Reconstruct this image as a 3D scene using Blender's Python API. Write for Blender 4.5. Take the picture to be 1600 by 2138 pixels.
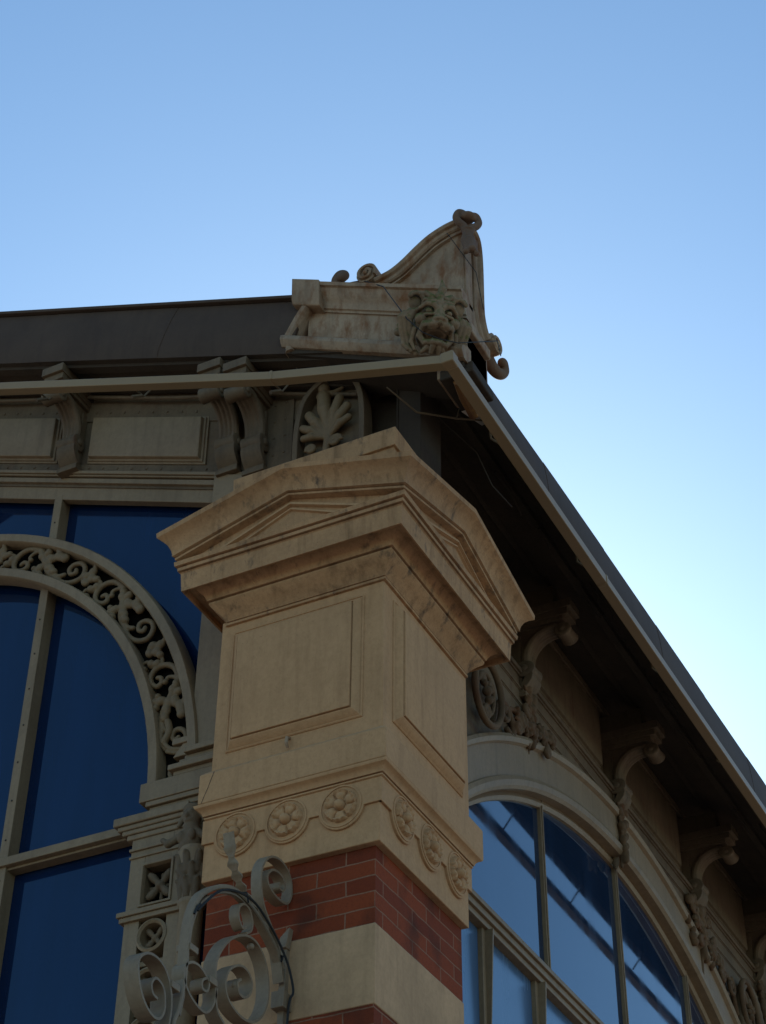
import bpy, bmesh, math, random
import numpy as np
from mathutils import Vector, Matrix, Euler
random.seed(7); R = math.radians
for o in list(bpy.data.objects): bpy.data.objects.remove(o)
scene = bpy.context.scene
col = scene.collection

# ------------------------------------------------------------------ camera, sky, sun
cd = bpy.data.cameras.new('camera'); cam = bpy.data.objects.new('camera', cd); col.objects.link(cam)
scene.camera = cam
yaw, pit, rol = R(-27.2493), R(39.3360), R(0.6101)
fwd = Vector((math.sin(yaw)*math.cos(pit), math.cos(yaw)*math.cos(pit), math.sin(pit)))
rt = Vector((math.cos(yaw), -math.sin(yaw), 0)); up = rt.cross(fwd)
r2 = math.cos(rol)*rt + math.sin(rol)*up; u2 = -math.sin(rol)*rt + math.cos(rol)*up
m = Matrix((r2, u2, -fwd)).transposed().to_4x4(); m.translation = Vector((3.288, -6.3496, 1.6))
cam.matrix_world = m
cd.sensor_fit = 'VERTICAL'; cd.sensor_height = 24.0; cd.lens = 24.0*3886.97/2138.0
cd.clip_start = 0.05; cd.clip_end = 5000

SUN_EL, SUN_AZ = R(28), R(-27)          # azimuth measured from +Y towards +X
w = bpy.data.worlds.new('World'); scene.world = w; w.use_nodes = True
nt = w.node_tree; bg = nt.nodes['Background']
sky = nt.nodes.new('ShaderNodeTexSky'); sky.sky_type = 'NISHITA'; sky.sun_disc = False
sky.sun_elevation = SUN_EL; sky.sun_rotation = SUN_AZ
sky.air_density = 0.8; sky.dust_density = 0.33; sky.ozone_density = 1.7
tn = nt.nodes.new('ShaderNodeMix'); tn.data_type = 'RGBA'; tn.blend_type = 'MULTIPLY'; tn.inputs[0].default_value = 1; tn.inputs[7].default_value = (0.765, 0.975, 1.0, 1)
nt.links.new(sky.outputs[0], tn.inputs[6]); nt.links.new(tn.outputs[2], bg.inputs[0]); bg.inputs[1].default_value = 0.15
sl = bpy.data.lights.new('sun', 'SUN'); sl.energy = 3.5; sl.angle = R(0.5); sl.color = (1, 0.93, 0.82)
so = bpy.data.objects.new('sun', sl); col.objects.link(so)
sd = Vector((math.sin(SUN_AZ)*math.cos(SUN_EL), math.cos(SUN_AZ)*math.cos(SUN_EL), math.sin(SUN_EL)))
so.rotation_euler = sd.to_track_quat('Z', 'Y').to_euler(); so.location = (0, 0, 30)
scene.view_settings.view_transform = 'Standard'; scene.view_settings.look = 'None'
scene.view_settings.exposure = 0.62; scene.view_settings.gamma = 1
scene.render.engine = 'CYCLES'

# ------------------------------------------------------------------ materials
def mat(name, base, dark=None, rough=0.75, metal=0.0, streak=0.5, blotch=0.5, bump=0.15, bscale=60, stain=None, stain_amt=0.0,
        stain_scale=(7, 7, 2), speck=0.0, moss=None, spec=0.25, fine=0.35):
    m = bpy.data.materials.new(name); m.use_nodes = True
    t = m.node_tree; N = t.nodes; Lk = t.links
    b = N['Principled BSDF']; b.inputs['Roughness'].default_value = rough; b.inputs['Metallic'].default_value = metal
    b.inputs['Specular IOR Level'].default_value = spec
    g = N.new('ShaderNodeNewGeometry')
    dark = dark or tuple(c*0.55 for c in base)
    def noise(scale, detail=6, ro=0.6, off=(0, 0, 0)):
        mp = N.new('ShaderNodeMapping'); mp.inputs['Scale'].default_value = scale; mp.inputs['Location'].default_value = off
        Lk.new(g.outputs['Position'], mp.inputs['Vector'])
        n = N.new('ShaderNodeTexNoise'); n.inputs['Scale'].default_value = 1; n.inputs['Detail'].default_value = detail
        n.inputs['Roughness'].default_value = ro; Lk.new(mp.outputs[0], n.inputs['Vector']); return n.outputs['Fac']
    def ramp(src, a, bb, v0=0.0, v1=1.0):
        r = N.new('ShaderNodeMapRange'); r.inputs[1].default_value = a; r.inputs[2].default_value = bb
        r.inputs[3].default_value = v0; r.inputs[4].default_value = v1; Lk.new(src, r.inputs[0]); return r.outputs[0]
    def mix(fac, ca, cb):
        x = N.new('ShaderNodeMix'); x.data_type = 'RGBA'; Lk.new(fac, x.inputs[0])
        for i, c in ((6, ca), (7, cb)):
            if isinstance(c, tuple): x.inputs[i].default_value = (*c, 1)
            else: Lk.new(c, x.inputs[i])
        return x.outputs[2]
    wr = 1.06; base = (base[0]*wr, base[1], base[2]); dark = (dark[0]*wr, dark[1], dark[2])
    c = mix(ramp(noise((2.3, 2.3, 2.3)), 0.35, 0.75, 0, blotch), base, dark)
    c = mix(ramp(noise((17, 17, 1.6), off=(3, 1, 7)), 0.5, 0.8, 0, streak), c, dark)
    c = mix(ramp(noise((45, 45, 38), 8, 0.75, off=(5, 5, 5)), 0.42, 0.75, 0, fine), c, dark)
    if speck: c = mix(ramp(noise((95, 95, 60), 3, 0.6, off=(9, 2, 1)), 0.66, 0.72, 0, speck), c, tuple(x*0.25 for x in base))
    if stain: c = mix(ramp(noise(stain_scale, 7, 0.65, off=(1, 8, 3)), 0.62-0.2*stain_amt, 0.74-0.1*stain_amt, 0, 0.9), c, stain)
    if moss:
        up_ = N.new('ShaderNodeSeparateXYZ'); Lk.new(g.outputs['Normal'], up_.inputs[0])
        a = N.new('ShaderNodeMath'); a.operation = 'MULTIPLY_ADD'; Lk.new(up_.outputs[2], a.inputs[0]); a.inputs[1].default_value = 0.22
        Lk.new(noise((24, 24, 24), 6, 0.7, off=(2, 9, 4)), a.inputs[2])
        c = mix(ramp(a.outputs[0], 0.44, 0.58, 0, 0.9), c, moss)
    Lk.new(c, b.inputs['Base Color'])
    if bump:
        bp = N.new('ShaderNodeBump'); bp.inputs['Strength'].default_value = bump; bp.inputs['Distance'].default_value = 0.006
        Lk.new(noise((bscale, bscale, bscale), 8, 0.65), bp.inputs['Height']); Lk.new(bp.outputs[0], b.inputs['Normal'])
    return m

STONE = mat('painted_stone', (0.430, 0.240, 0.106), (0.17, 0.082, 0.030), 0.85, streak=0.40, blotch=0.25, bump=0.35, speck=0.35)
STONE_W = mat('weathered_stone', (0.40, 0.220, 0.096), (0.10, 0.048, 0.018), 0.9, streak=0.8, blotch=0.4, bump=0.55, speck=0.6,
              stain=(0.05, 0.035, 0.025), stain_amt=0.25, stain_scale=(11, 11, 5))
BAND = mat('pale_stone', (0.48, 0.285, 0.140), (0.19, 0.11, 0.050), 0.85, streak=0.4, blotch=0.6, bump=0.3)
METAL = mat('beige_paint', (0.230, 0.157, 0.082), (0.090, 0.055, 0.025), 0.55, streak=0.5, blotch=0.4, bump=0.2, speck=0.25,
            stain=(0.13, 0.06, 0.025), stain_amt=-0.15)
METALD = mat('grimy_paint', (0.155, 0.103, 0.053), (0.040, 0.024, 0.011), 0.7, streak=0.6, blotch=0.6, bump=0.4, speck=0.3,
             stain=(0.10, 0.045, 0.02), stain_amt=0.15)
SCROLL = mat('cast_iron_paint', (0.185, 0.120, 0.055), (0.065, 0.038, 0.015), 0.6, streak=0.3, blotch=0.5, bump=0.4)
ZINC = mat('dark_zinc', (0.072, 0.045, 0.026), (0.038, 0.022, 0.013), 0.75, spec=0.2, metal=0.0, streak=0.5, blotch=0.6, bump=0.12, bscale=9)
SOFFIT = mat('sooty_shade_boards', (0.066, 0.045, 0.026), (0.024, 0.016, 0.009), 0.9, streak=0.2, blotch=0.8, bump=0.6)  # soot on the boards; the darkness under the eaves is in this colour too
BLACK = mat('black_shade_backing', (0.007, 0.006, 0.004), (0.004, 0.003, 0.002), 1.0, bump=0, spec=0.05)  # near-black colour stands in for the unlit interior behind openings
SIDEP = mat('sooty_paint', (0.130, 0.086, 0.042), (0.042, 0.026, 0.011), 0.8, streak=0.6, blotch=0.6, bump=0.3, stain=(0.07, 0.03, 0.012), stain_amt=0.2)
FOLI = mat('rusted_foliage', (0.135, 0.080, 0.036), (0.040, 0.020, 0.008), 0.85, blotch=0.8, bump=0.5, stain=(0.10, 0.035, 0.010), stain_amt=0.5)
DARKP = mat('sooty_steel', (0.050, 0.034, 0.020), (0.02, 0.013, 0.008), 0.85, spec=0.2, bump=0.3)
RUSTY = mat('rusted_zinc', (0.33, 0.225, 0.130), (0.10, 0.060, 0.030), 0.7, streak=0.75, blotch=0.6, bump=0.4, speck=0.3,
            stain=(0.16, 0.055, 0.012), stain_amt=0.7, stain_scale=(13, 13, 5))
RUSTO = mat('orange_rust', (0.20, 0.085, 0.025), (0.08, 0.03, 0.012), 0.9, blotch=1.0, bump=0.5, stain=(0.32, 0.13, 0.02), stain_amt=0.4)
FIN = mat('brown_cast', (0.16, 0.095, 0.055), (0.06, 0.035, 0.02), 0.8, blotch=0.7, bump=0.6, stain=(0.16, 0.045, 0.012), stain_amt=0.4)
LION = mat('mossy_cast', (0.24, 0.162, 0.088), (0.055, 0.036, 0.02), 0.85, streak=0.4, blotch=0.6, bump=0.7, speck=0.5,
           moss=(0.085, 0.078, 0.018))
TRAY = mat('tray_paint', (0.235, 0.160, 0.078), (0.15, 0.10, 0.045), 0.45, streak=0.15, blotch=0.2, bump=0.03, fine=0.1)
IRON = mat('wrought_iron_paint', (0.235, 0.170, 0.100), (0.085, 0.052, 0.028), 0.5, streak=0.3, blotch=0.4, bump=0.2, speck=0.35)
WIRE = mat('black_cable', (0.02, 0.018, 0.015), None, 0.6, bump=0)
RIVET = mat('rivet_dark', (0.035, 0.026, 0.02), None, 0.7, bump=0)
GROUND = mat('street_paving', (0.34, 0.30, 0.25), (0.22, 0.19, 0.15), 0.9, bump=0.2, bscale=5)
TORN = mat('bare_sheet', (0.5, 0.42, 0.32), (0.25, 0.2, 0.14), 0.5)

def brick_mat():
    m = bpy.data.materials.new('red_brick'); m.use_nodes = True
    t = m.node_tree; N = t.nodes; Lk = t.links; b = N['Principled BSDF']; b.inputs['Roughness'].default_value = 0.9; b.inputs['Specular IOR Level'].default_value = 0.15
    uv = N.new('ShaderNodeUVMap'); uv.uv_map = 'UVMap'
    wob = N.new('ShaderNodeTexNoise'); wob.inputs['Scale'].default_value = 9
    Lk.new(uv.outputs[0], wob.inputs['Vector'])
    wm = N.new('ShaderNodeMix'); wm.data_type = 'RGBA'; wm.blend_type = 'LINEAR_LIGHT'; wm.inputs[0].default_value = 0.006
    Lk.new(uv.outputs[0], wm.inputs[6]); Lk.new(wob.outputs['Color'], wm.inputs[7])
    br = N.new('ShaderNodeTexBrick'); Lk.new(wm.outputs[2], br.inputs['Vector'])
    br.inputs['Scale'].default_value = 1; br.inputs['Brick Width'].default_value = 0.285; br.inputs['Row Height'].default_value = 0.075
    br.inputs['Mortar Size'].default_value = 0.0038; br.inputs['Mortar Smooth'].default_value = 0.3; br.inputs['Bias'].default_value = -0.1
    br.inputs['Color1'].default_value = (0.235, 0.045, 0.014, 1); br.inputs['Color2'].default_value = (0.135, 0.024, 0.009, 1)
    br.inputs['Mortar'].default_value = (0.25, 0.115, 0.062, 1)
    g = N.new('ShaderNodeNewGeometry')
    n1 = N.new('ShaderNodeTexNoise'); n1.inputs['Scale'].default_value = 4.5; n1.inputs['Detail'].default_value = 8
    n2 = N.new('ShaderNodeTexNoise'); n2.inputs['Scale'].default_value = 70; n2.inputs['Detail'].default_value = 6; n2.inputs['Roughness'].default_value = 0.8
    Lk.new(g.outputs['Position'], n1.inputs['Vector']); Lk.new(g.outputs['Position'], n2.inputs['Vector'])
    def mx(fac, lo, hi, a, c, amt):
        r = N.new('ShaderNodeMapRange'); r.inputs[1].default_value = lo; r.inputs[2].default_value = hi; r.inputs[4].default_value = amt
        Lk.new(fac, r.inputs[0]); x = N.new('ShaderNodeMix'); x.data_type = 'RGBA'; Lk.new(r.outputs[0], x.inputs[0])
        Lk.new(a, x.inputs[6]); x.inputs[7].default_value = (*c, 1); return x.outputs[2]
    c = mx(n1.outputs['Fac'], 0.5, 0.7, br.outputs['Color'], (0.045, 0.018, 0.010), 0.75)
    c = mx(n2.outputs['Fac'], 0.5, 0.72, c, (0.07, 0.02, 0.010), 0.6)
    c = mx(n2.outputs['Fac'], 0.76, 0.82, c, (0.40, 0.25, 0.15), 0.6)
    Lk.new(c, b.inputs['Base Color'])
    mth = N.new('ShaderNodeMath'); mth.operation = 'MULTIPLY_ADD'; mth.inputs[1].default_value = -1.0
    Lk.new(br.outputs['Fac'], mth.inputs[0]); Lk.new(n2.outputs['Fac'], mth.inputs[2])
    bp = N.new('ShaderNodeBump'); bp.inputs['Strength'].default_value = 0.6; bp.inputs['Distance'].default_value = 0.005
    Lk.new(mth.outputs[0], bp.inputs['Height']); Lk.new(bp.outputs[0], b.inputs['Normal'])
    return m
BRICK = brick_mat()

def glass_mat(name, tint, ior, wav=0.0, dirt=0.0, st=(0.55, 0.80, 1.0, 1), r0=0.03):
    m = bpy.data.materials.new(name); m.use_nodes = True
    t = m.node_tree; N = t.nodes; Lk = t.links; b = N['Principled BSDF']
    b.inputs['Base Color'].default_value = (*tint, 1); b.inputs['Roughness'].default_value = 0.035
    b.inputs['IOR'].default_value = ior; b.inputs['Specular Tint'].default_value = st
    g = N.new('ShaderNodeNewGeometry')
    mp = N.new('ShaderNodeMapping'); mp.inputs['Scale'].default_value = (5, 5, 0.7); Lk.new(g.outputs['Position'], mp.inputs['Vector'])
    n = N.new('ShaderNodeTexNoise'); n.inputs['Scale'].default_value = 1; n.inputs['Detail'].default_value = 8; n.inputs['Roughness'].default_value = 0.6
    Lk.new(mp.outputs[0], n.inputs['Vector'])
    r = N.new('ShaderNodeMapRange'); r.inputs[1].default_value = 0.45; r.inputs[2].default_value = 0.75
    r.inputs[3].default_value = r0; r.inputs[4].default_value = r0+dirt; Lk.new(n.outputs['Fac'], r.inputs[0]); Lk.new(r.outputs[0], b.inputs['Roughness'])
    mc = N.new('ShaderNodeMix'); mc.data_type = 'RGBA'; Lk.new(n.outputs['Fac'], mc.inputs[0]); mc.inputs[6].default_value = (*[c*.55 for c in tint], 1); mc.inputs[7].default_value = (*[c*1.6+.001 for c in tint], 1); Lk.new(mc.outputs[2], b.inputs['Base Color'])
    if wav:
        n3 = N.new('ShaderNodeTexNoise'); n3.inputs['Scale'].default_value = 1.7; n3.inputs['Detail'].default_value = 2
        Lk.new(g.outputs['Position'], n3.inputs['Vector'])
        bp = N.new('ShaderNodeBump'); bp.inputs['Strength'].default_value = 1.0; bp.inputs['Distance'].default_value = wav
        Lk.new(n3.outputs['Fac'], bp.inputs['Height']); Lk.new(bp.outputs[0], b.inputs['Normal'])
    return m
GLASS_G = glass_mat('blue_glass', (0.002, 0.010, 0.034), 1.50, 0.0006, 0.08)
GLASS_S = glass_mat('mirror_glass', (0.010, 0.020, 0.040), 1.72, 0.00012, 0.045, (0.42, 0.74, 1.0, 1))
GLASS_L = glass_mat('dusty_glass', (0.055, 0.095, 0.150), 1.6, 0.0, 0.15, (0.5, 0.78, 1.0, 1), 0.20)

# ------------------------------------------------------------------ mesh helpers
class Fr:                                  # facade frame: (u along the wall, v height, d outward) -> world
    def __init__(s, kind, base): s.k = kind; s.b = base
    def __call__(s, u, v, d):
        return (u, s.b-d, v) if s.k == 'L' else (s.b+d, u, v)
FL = Fr('L', 0.35); FR = Fr('R', -0.35); PL = Fr('L', 0.0); PR = Fr('R', 0.0)

class MB:
    def __init__(s): s.v = []; s.f = []
    def add(s, vs, fs):
        o = len(s.v); s.v += [tuple(x) for x in vs]; s.f += [tuple(i+o for i in q) for q in fs]; return s
    def box(s, fr, u0, u1, v0, v1, d0, d1, rake=0.0, ub=0.0):
        z = lambda u, v: v - rake*(u-ub)
        P = [fr(u, z(u, v), d) for d in (d0, d1) for v in (v0, v1) for u in (u0, u1)]
        return s.add(P, [(0, 2, 3, 1), (4, 5, 7, 6), (0, 1, 5, 4), (2, 6, 7, 3), (0, 4, 6, 2), (1, 3, 7, 5)])
    def slab(s, fr, poly, d0, d1):           # extruded outline
        n = len(poly)
        s.add([fr(u, v, d0) for u, v in poly]+[fr(u, v, d1) for u, v in poly],
              [tuple(range(n-1, -1, -1)), tuple(range(n, 2*n))]+[(i, (i+1) % n, n+(i+1) % n, n+i) for i in range(n)])
        return s
    def sweep(s, fr, path, prof, closed=False):   # path [(u,v)], prof [(offset along left normal, depth)]
        n = len(path); k = len(prof); vs = []
        for i, (u, v) in enumerate(path):
            if closed: a = path[i-1]; b = path[(i+1) % n]
            else: a = path[max(0, i-1)]; b = path[min(n-1, i+1)]
            p = (u, v)
            def nrm(q0, q1):
                dx, dy = q1[0]-q0[0], q1[1]-q0[1]; l = math.hypot(dx, dy) or 1; return (-dy/l, dx/l)
            n1 = nrm(a, p) if a != p else nrm(p, b); n2 = nrm(p, b) if b != p else n1
            mx, my = n1[0]+n2[0], n1[1]+n2[1]; l = math.hypot(mx, my) or 1; mx /= l; my /= l
            c = max(0.35, mx*n1[0]+my*n1[1])
            for o, d in prof: vs.append(fr(u+mx*o/c, v+my*o/c, d))
        fs = []
        for i in range(n if closed else n-1):
            j = (i+1) % n
            for q in range(k): fs.append((i*k+q, j*k+q, j*k+(q+1) % k, i*k+(q+1) % k))
        if not closed: fs += [tuple(range(k)), tuple(range((n-1)*k, n*k))[::-1]]
        return s.add(vs, fs)
    def tube(s, pts, rad, seg=8, flat=1.0, fn=None):
        pts = [Vector(p) for p in pts]; n = len(pts)
        if not hasattr(rad, '__len__'): rad = [rad]*n
        vs = []; pn = None
        for i, p in enumerate(pts):
            t = (pts[min(n-1, i+1)]-pts[max(0, i-1)]).normalized()
            if pn is None:
                pn = t.orthogonal().normalized() if fn is None else Vector(fn)
            pn = (pn - t*pn.dot(t)); pn = pn.normalized() if pn.length > 1e-6 else t.orthogonal().normalized()
            b = t.cross(pn)
            for q in range(seg):
                a = 2*math.pi*q/seg; vs.append(p+(pn*math.cos(a)*flat+b*math.sin(a))*rad[i])
        fs = [(i*seg+q, i*seg+(q+1) % seg, (i+1)*seg+(q+1) % seg, (i+1)*seg+q) for i in range(n-1) for q in range(seg)]
        fs += [tuple(range(seg))[::-1], tuple(range((n-1)*seg, n*seg))]
        return s.add(vs, fs)
    def ball(s, c, r, rot=None, nu=12, nv=8):
        if not hasattr(r, '__len__'): r = (r, r, r)
        M = rot.to_matrix() if rot is not None else Matrix.Identity(3); c = Vector(c); vs = []
        for i in range(nv+1):
            th = math.pi*i/nv
            for j in range(nu):
                a = 2*math.pi*j/nu
                vs.append(c+M @ Vector((r[0]*math.sin(th)*math.cos(a), r[1]*math.sin(th)*math.sin(a), r[2]*math.cos(th))))
        return s.add(vs, [(i*nu+j, (i+1)*nu+j, (i+1)*nu+(j+1) % nu, i*nu+(j+1) % nu) for i in range(nv) for j in range(nu)])
    def rings(s, rows, cap=(True, True)):    # list of equal-length closed rings
        k = len(rows[0]); o = []
        for r_ in rows: o += list(r_)
        fs = [(i*k+q, i*k+(q+1) % k, (i+1)*k+(q+1) % k, (i+1)*k+q) for i in range(len(rows)-1) for q in range(k)]
        if cap[0]: fs.append(tuple(range(k))[::-1])
        if cap[1]: fs.append(tuple(range((len(rows)-1)*k, len(rows)*k)))
        return s.add(o, fs)
    def build(s, name, m, parent=None, smooth=False, bevel=0.0, label=None, uv=None, angle=38):
        me = bpy.data.meshes.new(name); me.from_pydata(s.v, [], s.f); me.validate()
        bm = bmesh.new(); bm.from_mesh(me); bmesh.ops.remove_doubles(bm, verts=bm.verts, dist=1e-5)
        bmesh.ops.recalc_face_normals(bm, faces=bm.faces); bm.to_mesh(me); bm.free()
        me.materials.append(m)
        o = bpy.data.objects.new(name, me); col.objects.link(o)
        if uv:
            l = me.uv_layers.new(name='UVMap')
            for p in me.polygons:
                for li in p.loop_indices:
                    c = me.vertices[me.loops[li].vertex_index].co
                    l.data[li].uv = (c.x if abs(p.normal.y) > abs(p.normal.x) else c.y+0.07, c.z-uv)
        if bevel:
            b = o.modifiers.new('bevel', 'BEVEL'); b.width = bevel; b.segments = 2; b.limit_method = 'ANGLE'; b.angle_limit = R(30)
            b.harden_normals = False
        if smooth or bevel:
            me.polygons.foreach_set('use_smooth', [True]*len(me.polygons)); me.set_sharp_from_angle(angle=R(angle))
        if parent is not None:
            o.parent = parent; o.matrix_parent_inverse = Matrix.Translation(-WLOC(parent))
        if label: o['label'] = label
        return o

LOC = {}
def WLOC(p): return LOC.get(p.name, Vector((0, 0, 0)))
def thing(name, loc, label, cat, group=None):
    o = bpy.data.objects.new(name, None); col.objects.link(o); o.location = loc; o.empty_display_size = 0.2
    LOC[o.name] = Vector(loc); o['label'] = label; o['category'] = cat
    if group: o['group'] = group
    return o

def copy_part(src, parent, off, name=None):
    c = src.copy(); col.objects.link(c); c.parent = parent
    c.matrix_parent_inverse = Matrix.Identity(4); c.location = Vector(off); return c

# ---- signed distance sculpting: smooth blended clay for carved work
def sculpt(prims, cuts=(), res=0.006, k=0.012, pad=0.02):
    """prims: (centre, radii, 3x3 rot or None); capsules given as ('c', p0, p1, r0, r1)"""
    lo = np.array([1e9]*3); hi = -lo
    for p in prims:
        if p[0] == 'c':
            for q, r in ((p[1], p[3]), (p[2], p[4])): lo = np.minimum(lo, np.array(q)-r); hi = np.maximum(hi, np.array(q)+r)
        else: r = max(p[1]); lo = np.minimum(lo, np.array(p[0])-r); hi = np.maximum(hi, np.array(p[0])+r)
    lo -= pad; hi += pad; n = np.ceil((hi-lo)/res).astype(int)+1
    ax = [lo[i]+res*np.arange(n[i]) for i in range(3)]
    F = np.full(n, 1.0)
    def local(q, r):
        r = r+4*k+res*2
        s0 = [max(0, int((q[0][i]-r-lo[i])/res)) for i in range(3)]; s1 = [min(n[i], int((q[1][i]+r-lo[i])/res)+2) for i in range(3)]
        sl = tuple(slice(a, b) for a, b in zip(s0, s1))
        G = np.meshgrid(*[ax[i][sl[i]] for i in range(3)], indexing='ij'); return sl, np.stack(G, -1)
    def dist(p):
        if p[0] == 'c':
            a = np.array(p[1], float); b = np.array(p[2], float); sl, X = local((np.minimum(a, b), np.maximum(a, b)), max(p[3], p[4]))
            ab = b-a; t = np.clip(((X-a) @ ab)/max(ab @ ab, 1e-9), 0, 1)
            return sl, np.linalg.norm(X-a-t[..., None]*ab, axis=-1)-(p[3]+(p[4]-p[3])*t)
        c = np.array(p[0], float); r = np.array(p[1], float); sl, X = local((c, c), r.max()); Y = X-c
        if len(p) > 2 and p[2] is not None: Y = Y @ np.array(p[2])
        q = np.linalg.norm(Y/r, axis=-1); g = np.linalg.norm(Y/(r*r), axis=-1)+1e-9
        return sl, q*(q-1)/g
    for p in prims:
        sl, d = dist(p); f = F[sl]; h = np.clip(0.5+0.5*(f-d)/k, 0, 1); F[sl] = f*(1-h)+d*h-k*h*(1-h)
    for p in cuts:
        sl, d = dist(p); f = F[sl]; h = np.clip(0.5-0.5*(f+d)/k, 0, 1); F[sl] = f*(1-h)+(-d)*h+k*h*(1-h)
    neg = F < 0
    c8 = [F[i:n[0]-1+i, j:n[1]-1+j, l:n[2]-1+l] for i in (0, 1) for j in (0, 1) for l in (0, 1)]
    s8 = np.stack(c8, -1); act = (s8 < 0).any(-1) & (s8 >= 0).any(-1)
    idx = -np.ones(act.shape, int); cells = np.argwhere(act); idx[act] = np.arange(len(cells))
    V = np.zeros((len(cells), 3)); W = np.zeros(len(cells)); S = s8[act]
    cor = np.array([(i, j, l) for i in (0, 1) for j in (0, 1) for l in (0, 1)], float)
    for a in range(8):
        for b in range(a+1, 8):
            if np.abs(cor[a]-cor[b]).sum() == 1:
                m_ = (S[:, a] < 0) != (S[:, b] < 0); t = np.where(m_, S[:, a]/np.where(m_, S[:, a]-S[:, b], 1), 0)
                V += m_[:, None]*(cor[a]+t[:, None]*(cor[b]-cor[a])); W += m_
    V = lo+res*(cells+V/W[:, None])
    faces = []
    for ax_ in range(3):
        sl0 = [slice(None)]*3; sl1 = [slice(None)]*3; sl0[ax_] = slice(0, -1); sl1[ax_] = slice(1, None)
        e = np.argwhere(neg[tuple(sl0)] != neg[tuple(sl1)])
        o1, o2 = [(1, 2), (2, 0), (0, 1)][ax_]
        for q in e:
            if q[o1] < 1 or q[o2] < 1: continue
            ids = []
            for da, db in ((1, 1), (0, 1), (0, 0), (1, 0)):
                z = q.copy(); z[o1] -= da; z[o2] -= db
                if (z >= np.array(act.shape)).any(): ids = []; break
                ids.append(int(idx[tuple(z)]))
            if len(ids) == 4 and min(ids) >= 0: faces.append(tuple(ids))
    mb = MB(); mb.v = [tuple(x) for x in V]; mb.f = faces; return mb

def caps(path, rads):
    return [('c', path[i], path[i+1], rads[i], rads[i+1]) for i in range(len(path)-1)]
def spiral(c, r0, r1, a0, turns, n=26, sgn=1):
    return [(c[0]+(r0+(r1-r0)*(i/n)**0.8)*math.cos(a0+sgn*2*math.pi*turns*i/n), c[1]+(r0+(r1-r0)*(i/n)**0.8)*math.sin(a0+sgn*2*math.pi*turns*i/n)) for i in range(n+1)]
def smooth_path(pts, sub=5):
    out = []; n = len(pts)
    for i in range(n-1):
        p0 = pts[max(0, i-1)]; p1 = pts[i]; p2 = pts[i+1]; p3 = pts[min(n-1, i+2)]
        for j in range(sub):
            t = j/sub
            out.append(tuple(0.5*(2*b+(c-a)*t+(2*a-5*b+4*c-d)*t*t+(3*b-a-3*c+d)*t**3) for a, b, c, d in zip(p0, p1, p2, p3)))
    out.append(tuple(pts[-1])); return out
#PART2
# ------------------------------------------------------------------ ground
g = MB(); g.add([(-400, -400, 0), (400, -400, 0), (400, 400, 0), (-400, 400, 0)], [(0, 1, 2, 3)])
go = g.build('ground', GROUND); go['kind'] = 'structure'

# ------------------------------------------------------------------ the corner pier
def ring(z, p, wl, wr): return [(-(wl+p), -p, z), (p, -p, z), (p, wr+p, z), (-(wl+p), wr+p, z)]
def ring8(z, p, wl, wr, rise):
    a, b, c, d = ring(z, p, wl, wr); mid = lambda q, r_: ((q[0]+r_[0])/2, (q[1]+r_[1])/2, z+rise)
    return [a, mid(a, b), b, mid(b, c), c, mid(c, d), d, mid(d, a)]

def rosette(cu, cv, fr, d0, seed):
    n = 96; rs = [0, .008, .014, .019, .0225, .0245, .027, .031, .036, .042, .049, .056, .063, .069, .074, .078, .081, .084]
    ph = seed*.7; rows = []; sm_ = lambda x: max(0.0, min(1.0, x))**2*(3-2*max(0.0, min(1.0, x)))
    for r in rs:
        row = []
        for j in range(n):
            a = 2*math.pi*j/n; k = ((a+ph)/(2*math.pi)*6) % 1.0; dk = abs(k-.5)*2          # 0 on the petal rib, 1 between petals
            edge = .0835*(1-.09*dk**4)+.0018*math.sin(18*a+seed)
            if r <= .0225: h = .012+.019*math.sqrt(max(0, 1-(r/.0235)**2))
            elif r < .026: h = .001
            else:
                t = (r-.026)/.056
                h = .004+.010*math.sin(math.pi*min(1, t*1.25))*(1-dk**2.5)                  # rounded petals
                h += .013*math.exp(-((t-.84)/.13)**2)*(1-.35*dk**4)*(1+.22*math.sin(18*a+2*seed))   # curled, scalloped lip
                h -= .006*math.exp(-((1-dk)/.12)**2)*sm_(t*3)
            h *= 1.35
            if r > edge-.002: h = -.004
            row.append(fr(cu+r*math.cos(a), cv+r*math.sin(a), d0+h))
        rows.append(row)
    mb = MB(); mb.rings(rows, cap=(False, False)); return mb

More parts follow.
